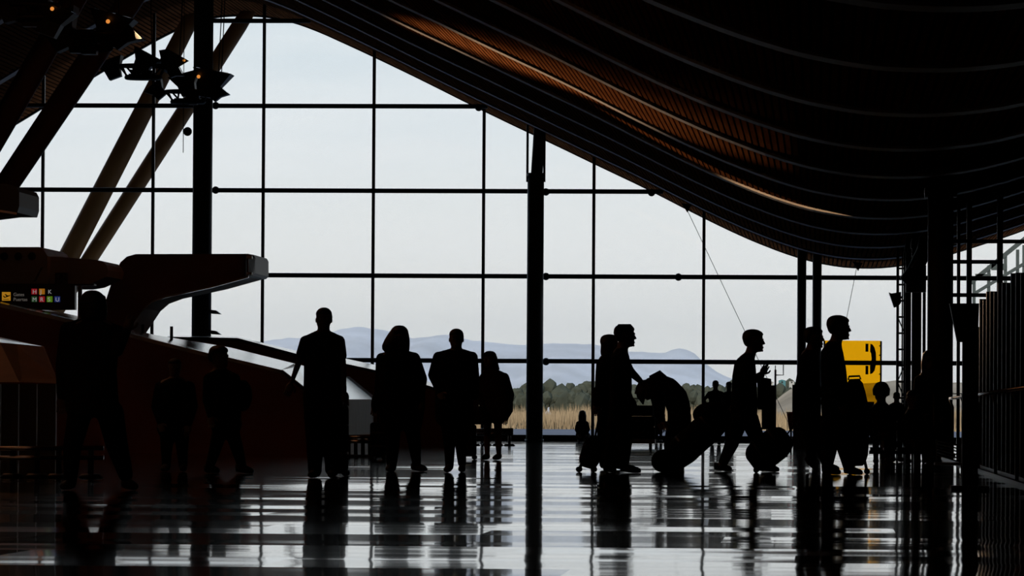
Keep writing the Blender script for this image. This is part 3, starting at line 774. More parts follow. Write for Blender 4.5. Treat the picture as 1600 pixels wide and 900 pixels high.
# folded baggage cart with shiny wire basket
ct = thing('baggage_cart', 'empty baggage cart with a shiny wire basket by the display stand', 'cart', at_floor(P(1482, 722, 64)))
YC = 64; c0 = at_floor(P(1483, 722, YC))
for k in range(6):
    MB().tube([c0+Vector((-.16, .1, .36-.035*k)), c0+Vector((.14, .05, .30-.04*k))], .008, 6).build('basket_wire', M['chrome'], ct)
for dx in (-.16, .14): MB().tube([c0+Vector((dx, .08, .06)), c0+Vector((dx, .1, .38))], .014, 6).build('frame_tube', M['chrome'], ct)
MB().box(c0+Vector((0, .1, .075)), (.36, .8, .03)).build('deck', M['steel'], ct)
MB().tube([c0+Vector((-.18, .45, .08)), c0+Vector((-.18, .5, .95)), c0+Vector((.18, .5, .95)), c0+Vector((.18, .45, .08))], .016, 8).build('push_handle', M['black'], ct, True)
for dx in (-.17, .17):
    for dy in (-.2, .42): MB().tube([c0+Vector((dx-.015, dy, .035)), c0+Vector((dx+.015, dy, .035))], .035, 12).build('wheel', M['rubber'], ct, True)

# phone panel: see-through amber acrylic with a handset cut in black
YP = 100.0
pn = thing('telephone_sign', 'see-through amber telephone panel with a black handset pictogram', 'phone sign', at_floor(P(1335, 700, YP)))
a, b = P(1287, 532, YP), P(1375, 631, YP)
MB().span((a.x, YP-.006, b.z), (b.x, YP+.006, a.z)).build('amber_sheet', M['yellow'], pn)
for px in (1288, 1376.5):
    x = P(px, 560, YP).x; MB().tube([(x, YP+.03, 0), (x, YP+.03, P(1376, 533, YP).z)], .018, 8).build('panel_post', M['black'], pn, True)
for y in (540.5, 555, 584.5):
    MB().tube([P(1373.5, y, YP-.012), P(1377, y, YP-.012)], .012, 6).build('clip', M['black'], pn)
arcp = [(1360, 537), (1363.5, 538.5), (1366.5, 543), (1368.6, 551), (1369, 560), (1368.6, 570), (1366.5, 579), (1363, 583.5), (1359.5, 584.5), (1359.3, 571.5), (1361, 569), (1361.8, 560), (1361, 552), (1359.5, 549.5)]
MB().prism(poly3([(x, y, YP-.02) for x, y in arcp]), (0, .012, 0)).build('handset_grip', M['signblack'], pn)
for y0, y1 in ((537, 549.5), (571.5, 585)):
    MB().prism(poly3([(1352.3, y0, YP-.02), (1356.8, y0, YP-.02), (1356.8, y1, YP-.02), (1352.3, y1, YP-.02)]), (0, .012, 0)).build('handset_bar', M['signblack'], pn)
a = at_floor(P(1332, 690, YP)); MB().span((a.x-.42, YP+.12, .75), (a.x+.42, YP+.5, .95)).build('shelf', M['plastic'], pn)
MB().span((a.x-.06, YP+.16, 0), (a.x+.06, YP+.3, .76)).build('shelf_leg', M['plastic'], pn)

# info board on a pole with hook
ib = thing('notice_board', 'dark notice board on a thin pole beside the walking man with the phone', 'board', at_floor(P(1205, 690, 112)))
MB().prism(poly3([(1190, 602, 112), (1210, 602, 112), (1210, 671, 112), (1190, 671, 112)]), (0, .06, 0)).build('board', M['brownc'], ib)
x = P(1211.5, 600, 112).x; MB().tube([(x, 112, 0), (x, 112, P(1211, 577.5, 112).z)], .022, 8).build('pole', M['black'], ib, True)
MB().tube([P(1211.5, 586, 112), P(1224, 586, 112), P(1224, 570, 112)], .012, 6).build('hook_arm', M['black'], ib)
MB().tube([P(1211.5, 571, 112), P(1211.5, 580, 112)], .01, 6).build('pole_tip', M['black'], ib)
MB().span((x-.3, 111.85, 0), (x+.12, 112.2, .05)).build('base', M['black'], ib)
a, b = P(1238, 601, 113), P(1246, 655, 113)
nb = thing('totem_panel', 'narrow dark upright panel behind the man pulling a case', 'panel', at_floor(a))
MB().span((a.x, 113, b.z), (b.x+.3, 113.08, a.z)).build('panel_face', M['brownc'], nb)
MB().span((a.x+.02, 113.02, 0), (b.x+.26, 113.06, b.z)).build('panel_leg', M['black'], nb)
rb = thing('red_bucket', 'bright red tapered bucket by the notice board', 'bucket', at_floor(P(1236, 690, 110)))
ra, rb2 = P(1235.5, 645, 110), P(1236, 671, 110)
MB().tube([rb2, ra], [.045, .09], 16).build('bucket_body', M['red'], rb, True)
MB().tube([ra, ra+Vector((0, 0, .02))], .098, 16).build('rim', M['red'], rb, True)
MB().tube([(rb2.x, 110, 0), rb2], .02, 8).build('stand', M['black'], rb, True)

# bin with a steel sleeve
bn = thing('steel_bin', 'slim steel bin glinting below the dark seated group', 'bin', at_floor(P(1386, 715, 75)))
c = at_floor(P(1386, 715, 75)); zt = P(1386, 649, 75).z
MB().tube([(c.x, 75, .02), (c.x, 75, zt)], .085, 20).build('sleeve', M['steel'], bn, True)
MB().tube([(c.x, 75, zt), (c.x, 75, zt+.03)], .092, 20).build('lid', M['black'], bn, True)
MB().tube([(c.x, 75, 0), (c.x, 75, .03)], .095, 20).build('base_ring', M['black'], bn, True)

# ------------------------------------------------------------------ people
def remeshed(mb, name, m, parent, vox=.014, extra=None, it=3):
    """fuse overlapping volumes into one continuous smooth skin"""
    me = bpy.data.meshes.new('tmp'); me.from_pydata(mb.v, [], mb.f); me.update()
    bm = bmesh.new(); bm.from_mesh(me); bmesh.ops.recalc_face_normals(bm, faces=bm.faces); bm.to_mesh(me); bm.free()
    o = bpy.data.objects.new('tmp', me); C.objects.link(o)
    r = o.modifiers.new('r', 'REMESH'); r.mode = 'VOXEL'; r.voxel_size = vox
    sm = o.modifiers.new('s', 'SMOOTH'); sm.factor = .5; sm.iterations = it
    dg = bpy.context.evaluated_depsgraph_get(); dg.update()
    res = bpy.data.meshes.new_from_object(o.evaluated_get(dg)); bpy.data.objects.remove(o); bpy.data.meshes.remove(me)
    if extra is not None:
        bm = bmesh.new(); bm.from_mesh(res); em = extra.mesh('e'); bm.from_mesh(em); bm.to_mesh(res); bm.free(); bpy.data.meshes.remove(em)
    res.materials.clear(); res.materials.append(m); res.polygons.foreach_set('use_smooth', [True]*len(res.polygons)); res.name = name
    q = bpy.data.objects.new(name, res); C.objects.link(q); adopt(q, parent); return q

HEAD = [(0.0, .37, -.05, .13), (.05, .42, .02, .21), (.14, .445, .12, .27), (.27, .44, .28, .315), (.40, .435, .37, .335), (.52, .425, .425, .345), (.64, .435, .45, .35), (.76, .41, .44, .335), (.87, .33, .385, .275), (.95, .20, .27, .18), (.985, .06, .12, .07)]
HAIR = [(.24, -.20, .33, .25), (.34, -.12, .42, .34), (.50, -.04, .475, .372), (.62, .10, .51, .38), (.70, .43, .505, .375), (.80, .46, .49, .36), (.90, .39, .43, .30), (.98, .24, .31, .20), (1.02, .07, .13, .08)]
def head_rings(rows, c, H, rot, n=18, infl=0):
    out = []
    for z, f, b, w in rows:
        f, b, w = f+infl, b+infl, w+infl
        cy = (f-b)/2; ry = max(.02, (f+b)/2); ring = []
        for j in range(n):
            a = 2*math.pi*j/n; ca, sa = math.cos(a), math.sin(a)
            ring.append(c+rot @ Vector((w*ca*H, -(cy+ry*sa)*H, (z-.5)*H)))
        out.append(ring)
    return out
def hand(mb, wrist, d, side, k=1.0, curl=.5, flat=None):
    """palm, four unequal bent fingers and a thumb leaving the side of the palm"""
    d = Vector(d).normalized(); up = Vector((0, -1, 0)) if flat is None else Vector(flat)
    s = d.cross(up); s = (s.normalized() if s.length > .1 else Vector((1, 0, 0)))*side
    n = s.cross(d).normalized()
    palm = wrist+d*.05*k
    rot = Matrix((s, n, d)).transposed()
    mb.ball(palm, (.041*k, .019*k, .058*k), 10, 8, rot)
    for i, L in enumerate((.070, .080, .075, .058)):
        b = wrist+d*.088*k+s*(.029-.019*i)*k
        m = b+(d*math.cos(curl*.6)-n*math.sin(curl*.6))*L*.5*k
        e = m+(d*math.cos(curl*1.8)-n*math.sin(curl*1.8))*L*.45*k
        mb.tube([b-d*.02*k, b, m, e, e+(e-m)*.12], [.0085*k, .009*k, .0085*k, .0072*k, .004*k], 7)
    tb = wrist+d*.032*k+s*.036*k
    tm = tb+(d*.6+s*.55-n*.25).normalized()*.036*k; te = tm+(d*.9+s*.1-n*.4).normalized()*.03*k
    mb.tube([tb-s*.012*k, tb, tm, te, te+(te-tm)*.15], [.011*k, .0115*k, .0105*k, .0085*k, .004*k], 7)

def person(label, ground, head, rows, arms, legs, top='charcoal', trouser='ink', hairm='hair', sleeves=True, hair='short', hairrows=None, skirt=False,
           vox=.014, Yover=None, group=None, shoes=True, extras=None, bare_legs=False, brim=False, chain=None, category='person'):
    gx, gy = ground
    Y = Yover or GY(gx, gy); k = Y/F
    base = P(gx, gy, Y); base.z = 0
    t = thing('person', label, category, base, group)
    def W_(x, y, d=0.0): 
        p = P(x, y, Y); return Vector((p.x, Y+d, p.z))
    def loft(mb, rws, infl=0.0, n=20):
        rr = []
        for (x, y, hw, dep) in rws:
            c = W_(x, y); a = hw*k+infl; b = dep+infl; ring = []
            for j in range(n):
                an = 2*math.pi*j/n; ca, sa = math.cos(an), math.sin(an)
                e_ = .85
                ring.append(c+Vector((a*math.copysign(abs(ca)**e_, ca), b*math.copysign(abs(sa)**e_, sa), 0)))
            rr.append(ring)
        mb.rings(rr)
    hx, ht, hc, yaw, pitch = head
    H = (hc-ht)*k*.97; hcn = W_(hx, (ht+hc)/2+.012*(hc-ht))
    rot = Matrix.Rotation(R(yaw), 3, 'Z') @ Matrix.Rotation(R(pitch), 3, 'X')
    body = MB()
    loft(body, rows, -.012)
    if chain:
        for d_ in (-.07, .07): body.caps([W_(x_, y_, d_) for x_, y_, r_ in chain], [r_*k-.012 for x_, y_, r_ in chain], 12)
    body.rings(head_rings(HEAD, hcn, H, rot))
    nb = W_(*rows[0][:2]) if chain is None else W_(*chain[-1][:2]); nb.z -= .03
    body.caps([nb, hcn+rot @ Vector((0, .06*H, -.30*H))], [.066*min(1, H/.22)+.002, .060*min(1, H/.22)], 12)
    for a in arms:
        pts = [W_(x, y, d) for (x, y, d, r) in a['pts']]; rad = [max(.018, r*k-.010) for (x, y, d, r) in a['pts']]
        body.caps(pts, rad, 10)
    for l in legs:
        pts = [W_(x, y, d) for (x, y, d, r) in l['pts']]; rad = [max(.025, r*k-(.0 if bare_legs else .010)) for (x, y, d, r) in l['pts']]
        body.caps(pts, rad, 10)
        f0, f1 = l['foot']; h0 = W_(*f0); h1 = W_(*f1)
        if l.get('flat', True): h0.z = .045; h1.z = .035
        l['_f'] = (h0, h1)
        body.caps([pts[-1], h0, h1], [rad[-1]*.9, .034, .026], 8)
    ext = MB()
    hd = lambda x, y, z: hcn+rot @ Vector((x*H, -y*H, (z-.5)*H))
    # nose, brow, lips, ears
    ext.rings([[hd(-.03, .40, .53), hd(.03, .40, .53), hd(0, .445, .545)], [hd(-.055, .40, .40), hd(.055, .40, .40), hd(0, .53, .40)], [hd(-.07, .40, .345), hd(.07, .40, .345), hd(0, .535, .365)], [hd(-.04, .40, .325), hd(.04, .40, .325), hd(0, .455, .325)]])
    ext.ball(hd(0, .425, .565), (.20*H, .045*H, .035*H), 10, 6, rot)
    ext.ball(hd(0, .435, .215), (.095*H, .035*H, .022*H), 10, 6, rot); ext.ball(hd(0, .43, .175), (.085*H, .036*H, .022*H), 10, 6, rot)
    ext.ball(hd(0, .40, .06), (.09*H, .05*H, .05*H), 10, 6, rot)
    for s in (-1, 1): ext.ball(hd(s*.35, -.04, .44), (.035*H, .07*H, .115*H), 10, 8, rot)
    for i, a in enumerate(arms):
        if not a.get('hand', True): continue
        pts = [W_(x, y, d) for (x, y, d, r) in a['pts']]
        dr = a.get('dir'); dr = Vector(dr) if dr else (pts[-1]-pts[-2])
        hand(ext, pts[-1]+dr.normalized()*.005, dr, a.get('side', 1 if i else -1), a.get('k', 1.0)*min(1.05, H/.215), a.get('curl', .55), a.get('flat'))
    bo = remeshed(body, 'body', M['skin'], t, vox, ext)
    for s in (-1, 1):
        e_ = MB().ball(hd(s*.15, .395, .50), .045*H, 10, 8); e_.build('eye', M['eye'], t, True)
    # clothes
    up = MB()
    if chain is None:
        r0, r1, r2 = rows[0], rows[1], rows[2]
        sl_ = [(r0[0], r0[1]+1, r0[2]*.95, r0[3]), (r1[0], r1[1], r1[2]*.80, r1[3]), (r2[0], r2[1], r2[2]*.96, r2[3])]+list(rows[3:])
        loft(up, sl_)
        n0 = W_(r0[0], r0[1]+3)
        for a in arms:
            x_, y_, d_, r_ = a['pts'][0]; up.caps([n0, W_(x_, y_, d_)], [.045, r_*k*.92], 10)
    else:
        loft(up, rows)
        for d_ in (-.08, .08): up.caps([W_(x_, y_, d_) for x_, y_, r_ in chain], [r_*k for x_, y_, r_ in chain], 12)
    for a in arms:
        P4 = a['pts'] if sleeves else a['pts'][:1]+[tuple(a['pts'][0][i]*.45+a['pts'][1][i]*.55 for i in range(4))]
        pts = [W_(x, y, d) for (x, y, d, r) in P4]; rad = [r*k for (x, y, d, r) in P4]
        if not sleeves: rad[-1] = max(rad[-1], rad[0]*.95)
        up.caps(pts, rad, 10)
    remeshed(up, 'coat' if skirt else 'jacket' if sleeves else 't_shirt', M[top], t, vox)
    if not bare_legs:
        dn = MB(); loft(dn, rows[-3:], -.004)
        for l in legs:
            pts = [W_(x, y, d) for (x, y, d, r) in l['pts']]; rad = [r*k for (x, y, d, r) in l['pts']]; dn.caps(pts, rad, 10)
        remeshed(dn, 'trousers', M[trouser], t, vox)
    for l in legs:
        h0, h1 = l['_f']; dv = (h1-h0); dn_ = dv.normalized(); sd_ = dn_.cross(Vector((0, 0, 1))); sd_ = sd_.normalized() if sd_.length > .05 else Vector((1, 0, 0)); upv_ = sd_.cross(dn_)
        rr = []; Ls = dv.length+.09
        for u, wv, hv, lift in ((0, .022, .03, .02), (.06, .034, .048, .005), (.35, .036, .05, 0), (.62, .043, .042, -.003), (.85, .042, .033, -.008), (.97, .028, .022, -.012), (1.0, .010, .010, -.015)):
            c = h0-dn_*.045+dn_*Ls*u+upv_*lift
            rr.append([c+sd_*math.cos(2*math.pi*j/12)*wv+upv_*max(-.04+0, math.sin(2*math.pi*j/12)*hv) for j in range(12)])
        s_ = MB().rings(rr); zmin = min(v[2] for v in s_.v)
        if l.get('flat', True) or zmin < 0: s_.v = [(v[0], v[1], v[2]-zmin+.001) for v in s_.v]
        so = s_.build('shoe', M['rubber'], t, True)
    if hair:
        hm_ = MB().rings(head_rings(HAIR, hcn, H, rot, infl=-.004 if hair == 'short' else .015))
        if hairrows:
            loft(hm_, hairrows)
        remeshed(hm_, 'hair', M[hairm], t, .011, it=2)
    if brim:
        bq = [hd(-.30, .30, .70), hd(.30, .30, .70), hd(.22, .62, .66), hd(-.22, .62, .66)]
        MB().rings([bq, [p+Vector((0, 0, .012)) for p in bq]]).build('cap_brim', M['ink'], t)
    if extras: extras(t, W_, k)
    return t, W_, k, Y

def leg(*pts, foot, flat=True): return dict(pts=list(pts), foot=foot, flat=flat)
def arm(*pts, **kw): return dict(pts=list(pts), **kw)

def suitcase(label, bot, top, wpx, dep, Y, handle=None, m='charcoal', name='suitcase', cat='suitcase', round_=.5, wheels=True, ground=True, bulge=0.0, group=None, soft=False):
    """upright or tilted case: bot/top are centre pixels of its two ends"""
    b = P(*bot, Y); tp = P(*top, Y); u = (tp-b); L = u.length; u.normalize(); w = Vector((0, 1, 0)).cross(u).normalized(); dv = Vector((0, 1, 0)); hw = wpx/2*Y/F
    base = Vector((b.x, Y, 0)); t = thing(name, label, cat, base, group)
    rr = []
    for f, sc in (((0, .40), (.04, .66), (.12, .88), (.25, 1.0), (.45, 1.0+bulge), (.7, 1.0+bulge*.6), (.85, .90), (.95, .70), (1.0, .42)) if soft else ((0, .72), (.03, .93), (.08, 1.0), (.35, 1.0+bulge), (.65, 1.0+bulge), (.92, 1.0), (.97, .93), (1.0, .72))):
        c = b+u*L*f; ring = []
        for j in range(24):
            a = 2*math.pi*j/24; ca, sa = math.cos(a), math.sin(a); e_ = round_
            ring.append(c+w*math.copysign(abs(ca)**e_, ca)*hw*sc+dv*math.copysign(abs(sa)**e_, sa)*dep*sc)
        rr.append(ring)
    sh_ = MB().rings(rr).build('shell', M[m], t, True)
    for f in (.3, .7):
        c = b+u*L*f; ring = []
        for s in (1.0, ):
            for dz in (-.012, .012):
                ring.append([c+u*dz+w*math.copysign(abs(math.cos(2*math.pi*j/24))**round_, math.cos(2*math.pi*j/24))*hw*(1.015+bulge)+dv*math.copysign(abs(math.sin(2*math.pi*j/24))**round_, math.sin(2*math.pi*j/24))*dep*(1.015+bulge) for j in range(24)])
        MB().rings(ring).build('band', M['plastic'], t)
    if handle:
        h = P(*handle, Y)
        for s in (-.07, .07): MB().tube([tp+dv*s-u*.05, h+dv*s], .009, 6).build('handle_rod', M['plastic'], t)
        MB().tube([h-dv*.09, h+dv*.09], .014, 8).build('handle_grip', M['plastic'], t)
    else:
        MB().tube([tp-w*.07-u*.01, tp-w*.06+u*.03, tp+w*.06+u*.03, tp+w*.07-u*.01], .011, 8).build('carry_handle', M['plastic'], t)
    if wheels:
        for sx_ in ((-1, 1) if abs(u.z) > .93 else (-1,)):
            for s in (-1, 1):
                c = b+w*sx_*hw*.75*(1 if abs(u.z) > .93 else 1 if w.z > 0 else -1)+dv*s*dep*.7; r = .034
                c = c-u*.015
                if ground: c.z = r
                MB().tube([c-dv*.018, c+dv*.018], r, 14).build('wheel', M['rubber'], t, True)
                MB().tube([c, b+w*(c-b).dot(w)*.8+dv*s*dep*.6+u*.05], .016, 6).build('wheel_fork', M['plastic'], t)
    return t

# 1 man with raised hand, near left
def ex1(t, W_, k):
    MB().prism([W_(100, 520, .10), W_(168, 520, .10), W_(172, 590, .10), W_(98, 590, .10)], (0, .14, 0)).build('backpack', M['ink'], t)
    MB().tube([W_(92, 565, 0), W_(90, 600, 0), W_(93, 628, 0), W_(99, 633, 0), W_(101, 612, 0), W_(98, 575, 0)], .012, 8).build('strap_loop', M['ink'], t)
person('person with bushy hair reaching a hand toward the ramp coping, nearest at the left', (147, 766),
       (145, 453, 500, 160, 0),
       [(146, 497, 14, .07), (146, 503, 30, .10), (146, 512, 42, .13), (144, 545, 42, .14), (142, 580, 41, .14), (143, 615, 42, .15), (144, 640, 43, .15), (145, 652, 38, .14)],
       [arm((106, 515, 0, 13), (97, 570, 0, 11), (97, 618, -.03, 8)), arm((184, 520, 0, 13), (186, 548, -.1, 10), (203, 519, -.2, 7), dir=(.3, -.1, 1), curl=.9)],
       [leg((125, 645, 0, 20), (114, 700, -.05, 15), (110, 750, 0, 11), foot=((110, 765, .05), (104, 765, -.12))), leg((172, 645, 0, 22), (180, 695, .1, 18), (190, 742, .25, 12), foot=((190, 765, .28), (205, 765, .15)))],
       hair='long', hairrows=[(146, 462, 19, .10), (146, 480, 22, .125), (146, 496, 21, .12), (147, 505, 16, .09)], extras=ex1)
# 2 two dark figures before the ramp wall
person('dim person in dark clothes standing against the ramp wall, nearest the small guard post', (275, 737), (273, 559, 588, 10, 0),
       [(273, 589, 8, .06), (273, 594, 22, .09), (273, 602, 29, .11), (272, 630, 27, .12), (272, 655, 27, .13), (272, 672, 27, .13), (272, 680, 24, .12)],
       [arm((249, 604, 0, 8), (243, 635, -.03, 7), (252, 660, -.12, 5)), arm((297, 604, 0, 8), (303, 635, -.03, 7), (297, 663, -.1, 5))],
       [leg((261, 678, 0, 12), (260, 706, 0, 9), (260, 729, 0, 7), foot=((260, 737, .05), (258, 737, -.1))), leg((284, 678, 0, 12), (285, 706, 0, 9), (286, 729, 0, 7), foot=((286, 737, .05), (288, 737, -.1)))], top='ink')
person('person with round dark hair walking before the ramp wall with a shoulder bag', (350, 740), (342, 539, 574, 60, 0),
       [(344, 575, 8, .06), (345, 581, 20, .10), (346, 592, 25, .13), (349, 620, 24, .13), (352, 645, 25, .14), (353, 664, 25, .14), (353, 674, 22, .13)],
       [arm((327, 592, -.05, 9), (324, 625, -.08, 7), (331, 650, -.15, 5)), arm((366, 592, .05, 9), (374, 622, .05, 7), (372, 648, -.02, 5))],
       [leg((345, 668, 0, 13), (336, 702, 0, 10), (326, 733, 0, 7), foot=((325, 740, .02), (337, 740, -.02))), leg((360, 668, 0, 13), (370, 702, .05, 10), (378, 731, .05, 7), foot=((374, 739, .05), (390, 739, 0)))], top='ink', hair='long',
       extras=lambda t, W_, k: MB().ball(W_(378, 618, .1), (.10, .10, .17), 14, 10).build('shoulder_bag', M['ink'], t, True))
# 3 man in T-shirt
person('man in a T-shirt with short hair standing tall, suitcase at his side', (504, 747), (506, 480, 516, 0, 0),
       [(505, 516, 9, .06), (505, 521, 19, .08), (504, 527, 28, .11), (504, 540, 30, .12), (504, 570, 29.5, .12), (504, 600, 30, .13), (505, 622, 32, .13), (505, 640, 31, .13), (505, 650, 28, .12)],
       [arm((477, 533, 0, 9), (465, 570, .02, 7), (456, 598, -.04, 5.2)), arm((530, 533, 0, 9.5), (536, 575, .02, 7), (539, 612, -.04, 5.2))],
       [leg((491, 642, 0, 17), (492, 692, 0, 14), (492, 736, 0, 11), foot=((492, 747, .05), (489, 747, -.13))), leg((518, 642, 0, 16), (517, 692, .06, 13), (516, 734, .08, 10), foot=((516, 747, .12), (519, 747, -.05)))], sleeves=False, top='charcoal', trouser='ink')
YQ = GY(532, 744)
suitcase('soft dark suitcase upright beside the man in the T-shirt', (531, 740), (532, 632), 25, .14, YQ, m='ink')
# 4 woman with long hair
person('woman with long wavy hair in a coat walking with a case', (630, 737), (624, 508, 546, 0, 0),
       [(622, 546, 9, .06), (621, 551, 24, .09), (621, 558, 30, .12), (624, 580, 33, .14), (628, 610, 37, .16), (628, 640, 36, .17), (627, 662, 33, .17), (627, 672, 30, .16)],
       [arm((596, 560, 0, 9), (593, 600, 0, 8), (588, 630, -.05, 5.5)), arm((647, 560, 0, 10), (659, 592, 0, 9), (658, 625, -.08, 6))],
       [leg((613, 665, 0, 14), (613, 700, 0, 11), (612, 730, 0, 8), foot=((612, 738, .05), (609, 738, -.12))), leg((642, 665, .1, 13), (646, 700, .2, 10), (648, 728, .3, 7), foot=((644, 734, .34), (660, 734, .2)))],
       hair='long', hairrows=[(624, 509, 7, .06), (624, 514, 12, .08), (622.5, 522, 16.5, .11), (620.5, 531, 20, .12), (618.5, 540, 22, .12), (618.5, 546, 21.5, .11), (621, 553, 18, .10), (622, 562, 13, .08)], skirt=True, top='ink', trouser='ink',
       extras=lambda t, W_, k: (MB().ball(W_(587, 632, -.03), (.05, .08, .13), 14, 10).build('handbag', M['ink'], t, True)))
suitcase('boxy dark suitcase upright left of the long haired woman', (591, 713), (591, 660), 25, .13, GY(591, 718), handle=(590, 634), m='ink')
# 5 man in suit
person('man in a suit jacket with short hair walking toward the camera', (712, 738), (713, 513, 545, 0, 0),
       [(713, 545, 10, .06), (713, 549, 22, .08), (713, 555, 29, .11), (712, 575, 31, .13), (711, 605, 31, .13), (711, 635, 32, .14), (711, 655, 31, .14), (711, 664, 27, .13)],
       [arm((685, 558, 0, 9), (676, 586, .03, 8), (688, 612, -.12, 6)), arm((738, 558, 0, 9), (742, 592, .02, 7.5), (743, 622, -.03, 5))],
       [leg((702, 660, 0, 14), (703, 700, -.05, 9), (703, 729, -.08, 7), foot=((703, 739, -.05), (701, 739, -.25))), leg((719, 660, 0, 14), (719, 698, .1, 9), (720, 724, .2, 7), foot=((720, 733, .22), (721, 733, .06)))], top='ink', trouser='ink',
       extras=lambda t, W_, k: MB().prism([W_(708, 550, -.115), W_(718, 550, -.115), W_(714, 585, -.15), W_(712, 585, -.15)], (0, .03, 0)).build('shirt_front', M['grey'], t))
suitcase('boxy dark suitcase pulled behind the man in the suit', (732, 713), (732, 663), 25, .13, GY(732, 718), handle=(741, 630), m='ink')
# 6 woman with shawl
person('woman wrapped in a shawl with bare legs, handbag at her elbow', (769, 719), (765, 548, 575, -25, 0),
       [(766, 574, 7, .05), (767, 579, 14, .08), (769, 587, 20, .11), (772, 605, 24, .13), (776, 625, 26, .14), (778, 642, 24, .14), (775, 655, 19, .13), (773, 660, 14, .11)],
       [arm((754, 590, 0, 6), (750, 612, -.02, 5.5), (753, 632, -.1, 4)), arm((788, 590, 0, 8), (797, 618, .02, 7), (792, 646, -.05, 5))],
       [leg((762, 655, 0, 6.5), (761, 685, 0, 5.6), (761, 710, 0, 4.2), foot=((761, 719, .05), (757, 719, -.1))), leg((778, 655, 0, 7), (778, 685, .05, 6), (779, 708, .08, 4.2), foot=((779, 718, .1), (774, 718, -.06)))],
       bare_legs=True, top='brownc', hair='long', skirt=True, hairrows=[(765, 553, 10, .07), (766, 565, 12, .08), (768, 578, 13, .08)],
       extras=lambda t, W_, k: MB().caps([W_(789, 648, -.05), W_(791, 655, -.05)], [.03, .02], 8).build('shawl_tassel', M['brownc'], t, True))
hb = P(750, 648, GY(750, 719)-.1); t = thing('handbag', 'slouchy dark handbag hanging from the arm of the woman in the shawl', 'bag', hb)
MB().rings([[Vector((hb.x+w_*.155*math.copysign(abs(math.cos(a))**.8, math.cos(a)), hb.y+.06*w_*math.sin(a), hb.z+z_)) for a in [2*math.pi*j/16 for j in range(16)]] for z_, w_ in ((-.14, .75), (-.11, .95), (-.02, .85), (.08, .55), (.12, .4))]).build('bag_body', M['ink'], t, True)
MB().tube([hb+Vector((-.05, 0, .11)), hb+Vector((-.02, 0, .2)), hb+Vector((.05, 0, .2)), hb+Vector((.07, 0, .1))], .009, 6).build('strap', M['ink'], t)
# 7, 8 couple walking right
person('person in a hooded top walking right, half hidden behind the man in the cap', (948, 734), (953, 522, 553, 90, 0),
       [(952, 552, 10, .07), (949, 557, 13, .14), (947, 566, 16, .19), (946, 590, 16, .20), (946, 615, 16, .18), (947, 640, 17, .18), (949, 655, 15, .17)],
       [arm((945, 566, -.18, 8), (938, 600, -.22, 7), (933, 632, -.2, 5), curl=1.0), arm((948, 566, .18, 8), (954, 600, .2, 7), (960, 630, .2, 5))],
       [leg((946, 652, -.08, 13), (943, 690, -.08, 10), (944, 725, -.08, 7.5), foot=((944, 734, -.08), (957, 734, -.08))), leg((952, 652, .08, 12), (957, 690, .08, 10), (962, 724, .08, 7), foot=((962, 733, .08), (973, 733, .08)))],
       hair='long', hairrows=[(951, 524, 8, .07), (950, 536, 11, .09), (949, 550, 11, .10), (948, 556, 9, .10)], top='ink', extras=lambda t, W_, k: MB().ball(W_(934, 622, -.1), (.07, .1, .15), 14, 10).build('hip_bag', M['ink'], t, True))
person('man in a cap and glasses walking right with an arm stretched forward', (970, 739), (976, 506, 542, 90, 0),
       [(972, 543, 10, .07), (970, 548, 13, .13), (969, 557, 15, .19), (970, 580, 17, .20), (970, 605, 17.5, .18), (969, 625, 17, .18), (968, 648, 17, .18), (967, 660, 15, .17)],
       [arm((973, 558, -.18, 9), (985, 580, -.2, 7.5), (1001, 595, -.2, 5), curl=1.2), arm((968, 558, .18, 9), (972, 595, .2, 7), (984, 622, .2, 5))],
       [leg((962, 652, .08, 13), (955, 692, .08, 11), (951, 726, .08, 8), foot=((948, 738, .08), (957, 738, .08))), leg((974, 652, -.08, 14), (977, 692, -.08, 11.5), (975, 726, -.08, 8.5), foot=((975, 739, -.08), (996, 739, -.08)))],
       top='ink', trouser='ink', extras=lambda t, W_, k: (MB().tube([W_(988, 521, -.07), W_(991, 521, -.05), W_(991, 521, .05), W_(988, 521, .07)], .01, 6).build('glasses', M['black'], t), MB().rings([[W_(976+dx, yy, dd) for dx, dd in ((-13.5*s_, -.095*s_), (13.5*s_, -.095*s_), (13.5*s_, .095*s_), (-13.5*s_, .095*s_))] for yy, s_ in ((518, 1.0), (511, .98), (506.5, .7))]).build('cap', M['ink'], t)))
suitcase('small dark wheeled case trailing behind the hooded person', (917, 731), (930, 685), 32, .12, GY(920, 738), handle=(938, 640), m='ink', round_=.7, soft=True)
# 9 bending person
YB9 = GY(1048, 726)
person('person bending far forward over the luggage with hair hanging down', (1048, 726), (1009, 594, 624, 80, 115),
       [(1062, 640, 15, .15), (1062, 648, 18, .18), (1061, 660, 19, .19), (1059, 672, 17, .17)],
       [arm((1022, 610, -.17, 8), (1029, 632, -.2, 6.5), (1036, 656, -.2, 5)), arm((1020, 610, .17, 8), (1025, 634, .2, 6.5), (1031, 658, .2, 5))],
       [leg((1054, 668, -.09, 13), (1047, 695, -.09, 10), (1046, 718, -.09, 7), foot=((1048, 726, -.09), (1033, 726, -.09))), leg((1064, 668, .09, 13), (1060, 695, .09, 10), (1062, 718, .09, 7), foot=((1064, 726, .09), (1050, 726, .09)))],
       chain=[(1061, 656, 18), (1061, 638, 18.5), (1055, 621, 19.5), (1043, 608, 19), (1030, 601, 17), (1018, 602, 13)],
       top='ink', hair='long', extras=lambda t, W_, k: (MB().tube([W_(1009, 598, 0), W_(1004, 610, 0), W_(1002, 620, 0), W_(1005, 632, 0)], [.09, .10, .06, .008], 12).build('hanging_hair', M['hair'], t, True), MB().tube([W_(1016, 594, 0), W_(1030, 590, 0), W_(1046, 597, 0)], [.06, .10, .04], 12).build('hood', M['ink'], t, True)))
